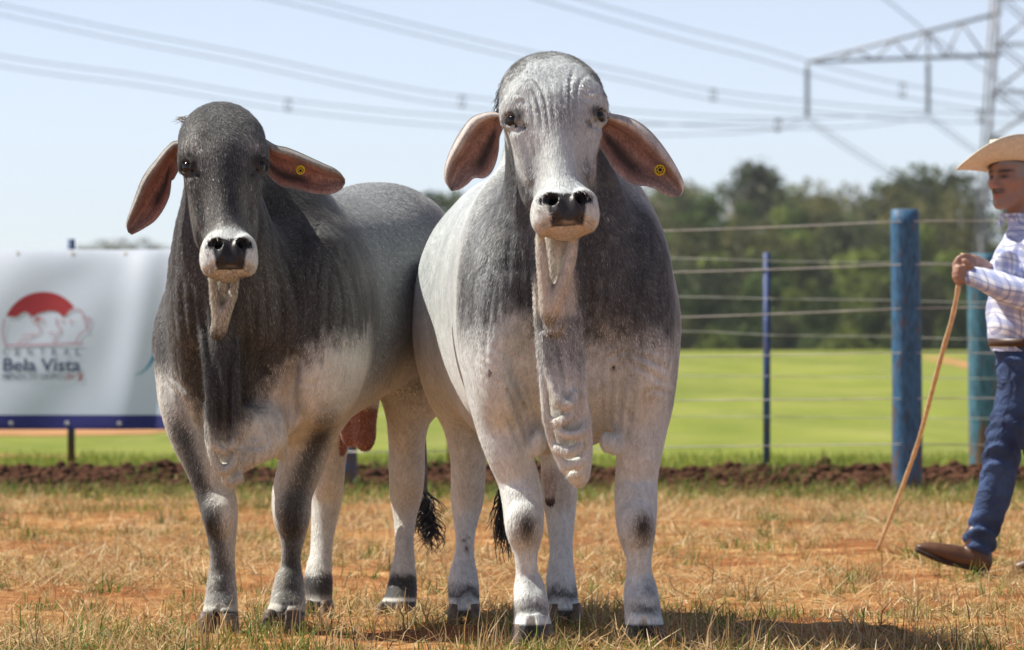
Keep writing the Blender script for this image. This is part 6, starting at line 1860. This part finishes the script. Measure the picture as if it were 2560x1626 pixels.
    tc = N.new('ShaderNodeTexCoord'); n1 = N.new('ShaderNodeTexNoise'); n1.inputs['Scale'].default_value = 9; n1.inputs['Detail'].default_value = 6; L.new(tc.outputs['Object'], n1.inputs[0])
    r = N.new('ShaderNodeValToRGB'); r.color_ramp.elements[0].color = (.010, .024, .075, 1); r.color_ramp.elements[1].color = (.048, .10, .24, 1); r.color_ramp.elements[0].position = .3; r.color_ramp.elements[1].position = .75
    L.new(n1.outputs['Fac'], r.inputs[0]); L.new(r.outputs[0], B.inputs['Base Color']); B.inputs['Roughness'].default_value = .85
    n2_ = N.new('ShaderNodeTexNoise'); n2_.inputs['Scale'].default_value = 16; n2_.inputs['Detail'].default_value = 3; n2_.inputs['Distortion'].default_value = 1.2; L.new(tc.outputs['Object'], n2_.inputs[0])
    bp = N.new('ShaderNodeBump'); bp.inputs['Strength'].default_value = .9; bp.inputs['Distance'].default_value = .02; L.new(n2_.outputs['Fac'], bp.inputs['Height']); L.new(bp.outputs[0], B.inputs['Normal'])
    G = field(2390, 2720, 845, 1400, 23.75, 24.4)
    G.tube(t([(2570, 858, 84), (2574, 920, 82)]), k=.04, n=(0, 1, 0), q=1.1)
    G.tube(t([(2562, 900, 64, -.06), (2545, 1000, 57, -.06), (2516, 1085, 49, -.08), (2505, 1140, 47, -.08), (2488, 1230, 44, -.07), (2466, 1300, 41, -.06), (2448, 1362, 40, -.06)]), k=.03)
    G.tube(t([(2600, 900, 64, .10), (2606, 1000, 57, .15), (2608, 1110, 48, .2), (2614, 1240, 45, .22), (2620, 1360, 42, .24)]), k=.03)
    def jf(X, Y, Z):
        kn = np.exp(-((Z - .53) / .10) ** 2) + .8 * np.exp(-((Z - .16) / .09) ** 2) + .6 * np.exp(-((Z - .88) / .07) ** 2)
        return .013 * np.sin(85 * Z + 30 * (X - 2) + 4 * np.sin(20 * Y)) * kn * np.sin(14 * Y + 9 * X + 12 * Z)
    G.disp((1, 23, .0), (3, 25, 1.2), jf)
    G.tube(t([(2440, 1378, 34, -.06), (2432, 1420, 34, -.06)]), k=.004, cut=True)
    G.tube(t([(2620, 1378, 36, .24), (2620, 1420, 36, .24)]), k=.004, cut=True)
    V, Q = biggest(*G.mesh()); mesh_from('jeans', relax(V, Q, 1, .3), Q, None, (jm,), root)
    # ---------------- belt
    bm = simple_mat('brown leather belt', (.06, .025, .012), .45, var=.3, scale=20)
    th = np.linspace(0, 2 * np.pi, 41); Vb = []
    cb = PX(2566, 856, MD)
    for tt_ in th[:-1]:
        for dz, rr_ in ((-.016, 1.0), (-.016, 1.05), (.016, 1.05), (.016, 1.0)):
            Vb.append(cb + np.array((.146 * rr_ * math.cos(tt_), .168 * rr_ * math.sin(tt_), dz)))
    Qb = [(i * 4 + j, i * 4 + (j + 1) % 4, ((i + 1) % 40) * 4 + (j + 1) % 4, ((i + 1) % 40) * 4 + j) for i in range(40) for j in range(4)]
    mesh_from('belt', Vb, Qb, None, (bm,), root)
    # ---------------- boots
    lm = simple_mat('brown boot leather', (.105, .048, .022), .42, var=.35, scale=14, bump=.3, bscale=40)
    so = simple_mat('dark boot sole', (.035, .022, .014), .7, var=.3, scale=20)
    def boot(leg, foot, heel, dd, sole):
        G = Field(np.arange(1.55, 2.45, .005), np.arange(23.6 + dd, 24.4 + dd, .005), np.arange(-.03, .30, .005))
        G.tube(T(leg, MD + dd), k=.02); G.tube(T(foot, MD + dd), k=.02, n=(0, 1, 0), q=1.15)
        V, Q = biggest(*G.mesh()); b = mesh_from('boot', relax(V, Q, 1, .4), Q, None, (lm,), root)
        G = Field(np.arange(1.55, 2.45, .005), np.arange(23.6 + dd, 24.4 + dd, .005), np.arange(-.05, .30, .005))
        G.tube(T(sole, MD + dd), k=.008, n=(0, 1, 0), q=4.2); G.tube(T(heel, MD + dd), k=.008, n=(0, 1, 0), q=1.6)
        V, Q = biggest(*G.mesh()); mesh_from('boot_sole', V, Q, None, (so,), b)
    boot([(2444, 1340, 33), (2447, 1385, 32), (2450, 1405, 27)], [(2452, 1404, 27), (2420, 1398, 27), (2375, 1386, 25), (2335, 1376, 20), (2306, 1371, 13), (2296, 1369, 8)], [(2450, 1428, 15), (2462, 1424, 13)], -.06, [(2455, 1424, 7.5), (2410, 1416, 7), (2360, 1404, 7), (2320, 1388, 7), (2292, 1375, 6)])
    boot([(2622, 1345, 33), (2618, 1385, 32), (2616, 1400, 27)], [(2616, 1400, 27), (2600, 1408, 25), (2575, 1415, 22), (2552, 1420, 17), (2540, 1422, 10)], [(2625, 1424, 13), (2635, 1424, 13)], .24, [(2630, 1424, 7), (2600, 1428, 7), (2570, 1429, 7), (2543, 1427, 6)])
    # ---------------- hat
    hm = simple_mat('cream straw', (.78, .68, .50), .7, var=.10, scale=70, bump=.4, bscale=220)
    hb = simple_mat('hat sweatband', (.05, .025, .015), .6, var=.2, scale=30)
    hu = np.array((-.02, .30, .955)); hu /= np.linalg.norm(hu)
    hf = np.array((-.95, -.30, -.10)); hf -= hu * (hf @ hu); hf /= np.linalg.norm(hf); hg = np.cross(hu, hf)
    Ch = Hm(0, -.005, .052)
    hp = lambda a_, b_, c_: Ch + hg * a_ + hf * b_ + hu * c_
    ns = 56; rows = []
    for k_ in range(10):                                    # brim, inside to edge
        q = k_ / 9
        ring = []
        for j in range(ns):
            ph = 2 * math.pi * j / ns
            cf, sf = math.cos(ph), math.sin(ph)
            ri = np.array((.083 * sf, .102 * cf)); ro = np.array((.172 * sf, .232 * cf))
            p = ri + (ro - ri) * q
            z = (.080 * sf ** 2 * q ** 1.8) - .018 * cf ** 2 * q * (1 if cf > 0 else .6)
            ring.append(hp(p[0], p[1], z))
        rows.append(ring)
    crown = []
    for k_ in range(9):                                     # crown
        q = k_ / 8
        ring = []
        for j in range(ns):
            ph = 2 * math.pi * j / ns
            cf, sf = math.cos(ph), math.sin(ph)
            s_ = 1 - .16 * q - (.55 * max(0, q - .75) / .25 if q > .75 else 0)
            z = .112 * min(q / .8, 1) ** .9 - (.012 * abs(sf) ** .5 if q > .7 else 0) + .012 * (cf < 0) * q * abs(cf)
            if q > .95: z -= .018 * (1 - abs(sf))
            ring.append(hp(.083 * s_ * sf * (1 - .10 * max(cf, 0) * q), .102 * s_ * cf, z))
        crown.append(ring)
    Vh = np.array(rows[::-1] + crown[1:]).reshape(-1, 3)
    nr = len(Vh) // ns
    Qh = [(i * ns + j, i * ns + (j + 1) % ns, (i + 1) * ns + (j + 1) % ns, (i + 1) * ns + j) for i in range(nr - 1) for j in range(ns)]
    nV = len(Vh); Vh = np.vstack([Vh, Vh[-ns:].mean(0) - hu * .006])
    ho = mesh_from('hat', Vh, Qh, [(nV, (nr - 1) * ns + j, (nr - 1) * ns + (j + 1) % ns) for j in range(ns)], (hm,), root)
    md = ho.modifiers.new('thickness', 'SOLIDIFY'); md.thickness = .004
    Vb = [hp(.0825 * rr_ * math.sin(2 * math.pi * j / ns), .1015 * rr_ * math.cos(2 * math.pi * j / ns), z) for z, rr_ in ((-.006, .97), (.018, .99)) for j in range(ns)]
    mesh_from('hat_band', Vb, [(j, (j + 1) % ns, ns + (j + 1) % ns, ns + j) for j in range(ns)], None, (hb,), ho)
    # ---------------- stick
    sk = simple_mat('peeled wood', (.64, .48, .30), .55, var=.2, scale=25, bump=.3, bscale=60)
    P = sample_poly([PX(2409, 634, 23.84), PX(2398, 705, 23.86), PX(2382, 790, 24.05), PX(2351, 900, 24.4), PX(2304, 1077, 25.0), PX(2269, 1183, 25.4), PX(2226, 1296, 25.8), PX(2194, 1376, 26.1)], 50)
    rg = np.random.RandomState(2)
    V, Q, Tt = tube_mesh(P, .0105 * (1 - .25 * np.linspace(0, 1, 50)) * (1 + .06 * rg.normal(0, 1, 50)), 10)
    st = mesh_from('walking_stick', V, Q, Tt, (sk,))
    tag(st, 'long pale wooden stick held in both hands, its tip on the ground', 'stick')
build_man()
# ================================================================ thin summer haze
V, Q, _ = box_mesh((0, 740, 10.5), (720, 775, 16.5))
hz_m = bpy.data.materials.new('haze'); hz_m.use_nodes = True
hn, hl_ = hz_m.node_tree.nodes, hz_m.node_tree.links
hn.remove(hn['Principled BSDF'])
pv = hn.new('ShaderNodeVolumePrincipled')
pv.inputs['Color'].default_value = (.86, .90, .95, 1)
pv.inputs['Density'].default_value = .0002
pv.inputs['Anisotropy'].default_value = .2
hl_.new(pv.outputs[0], hn['Material Output'].inputs['Volume'])
hz = mesh_from('haze', V, Q, None, (hz_m,), None, False)
tag(hz, kind='stuff')
SC.cycles.volume_bounces = 0
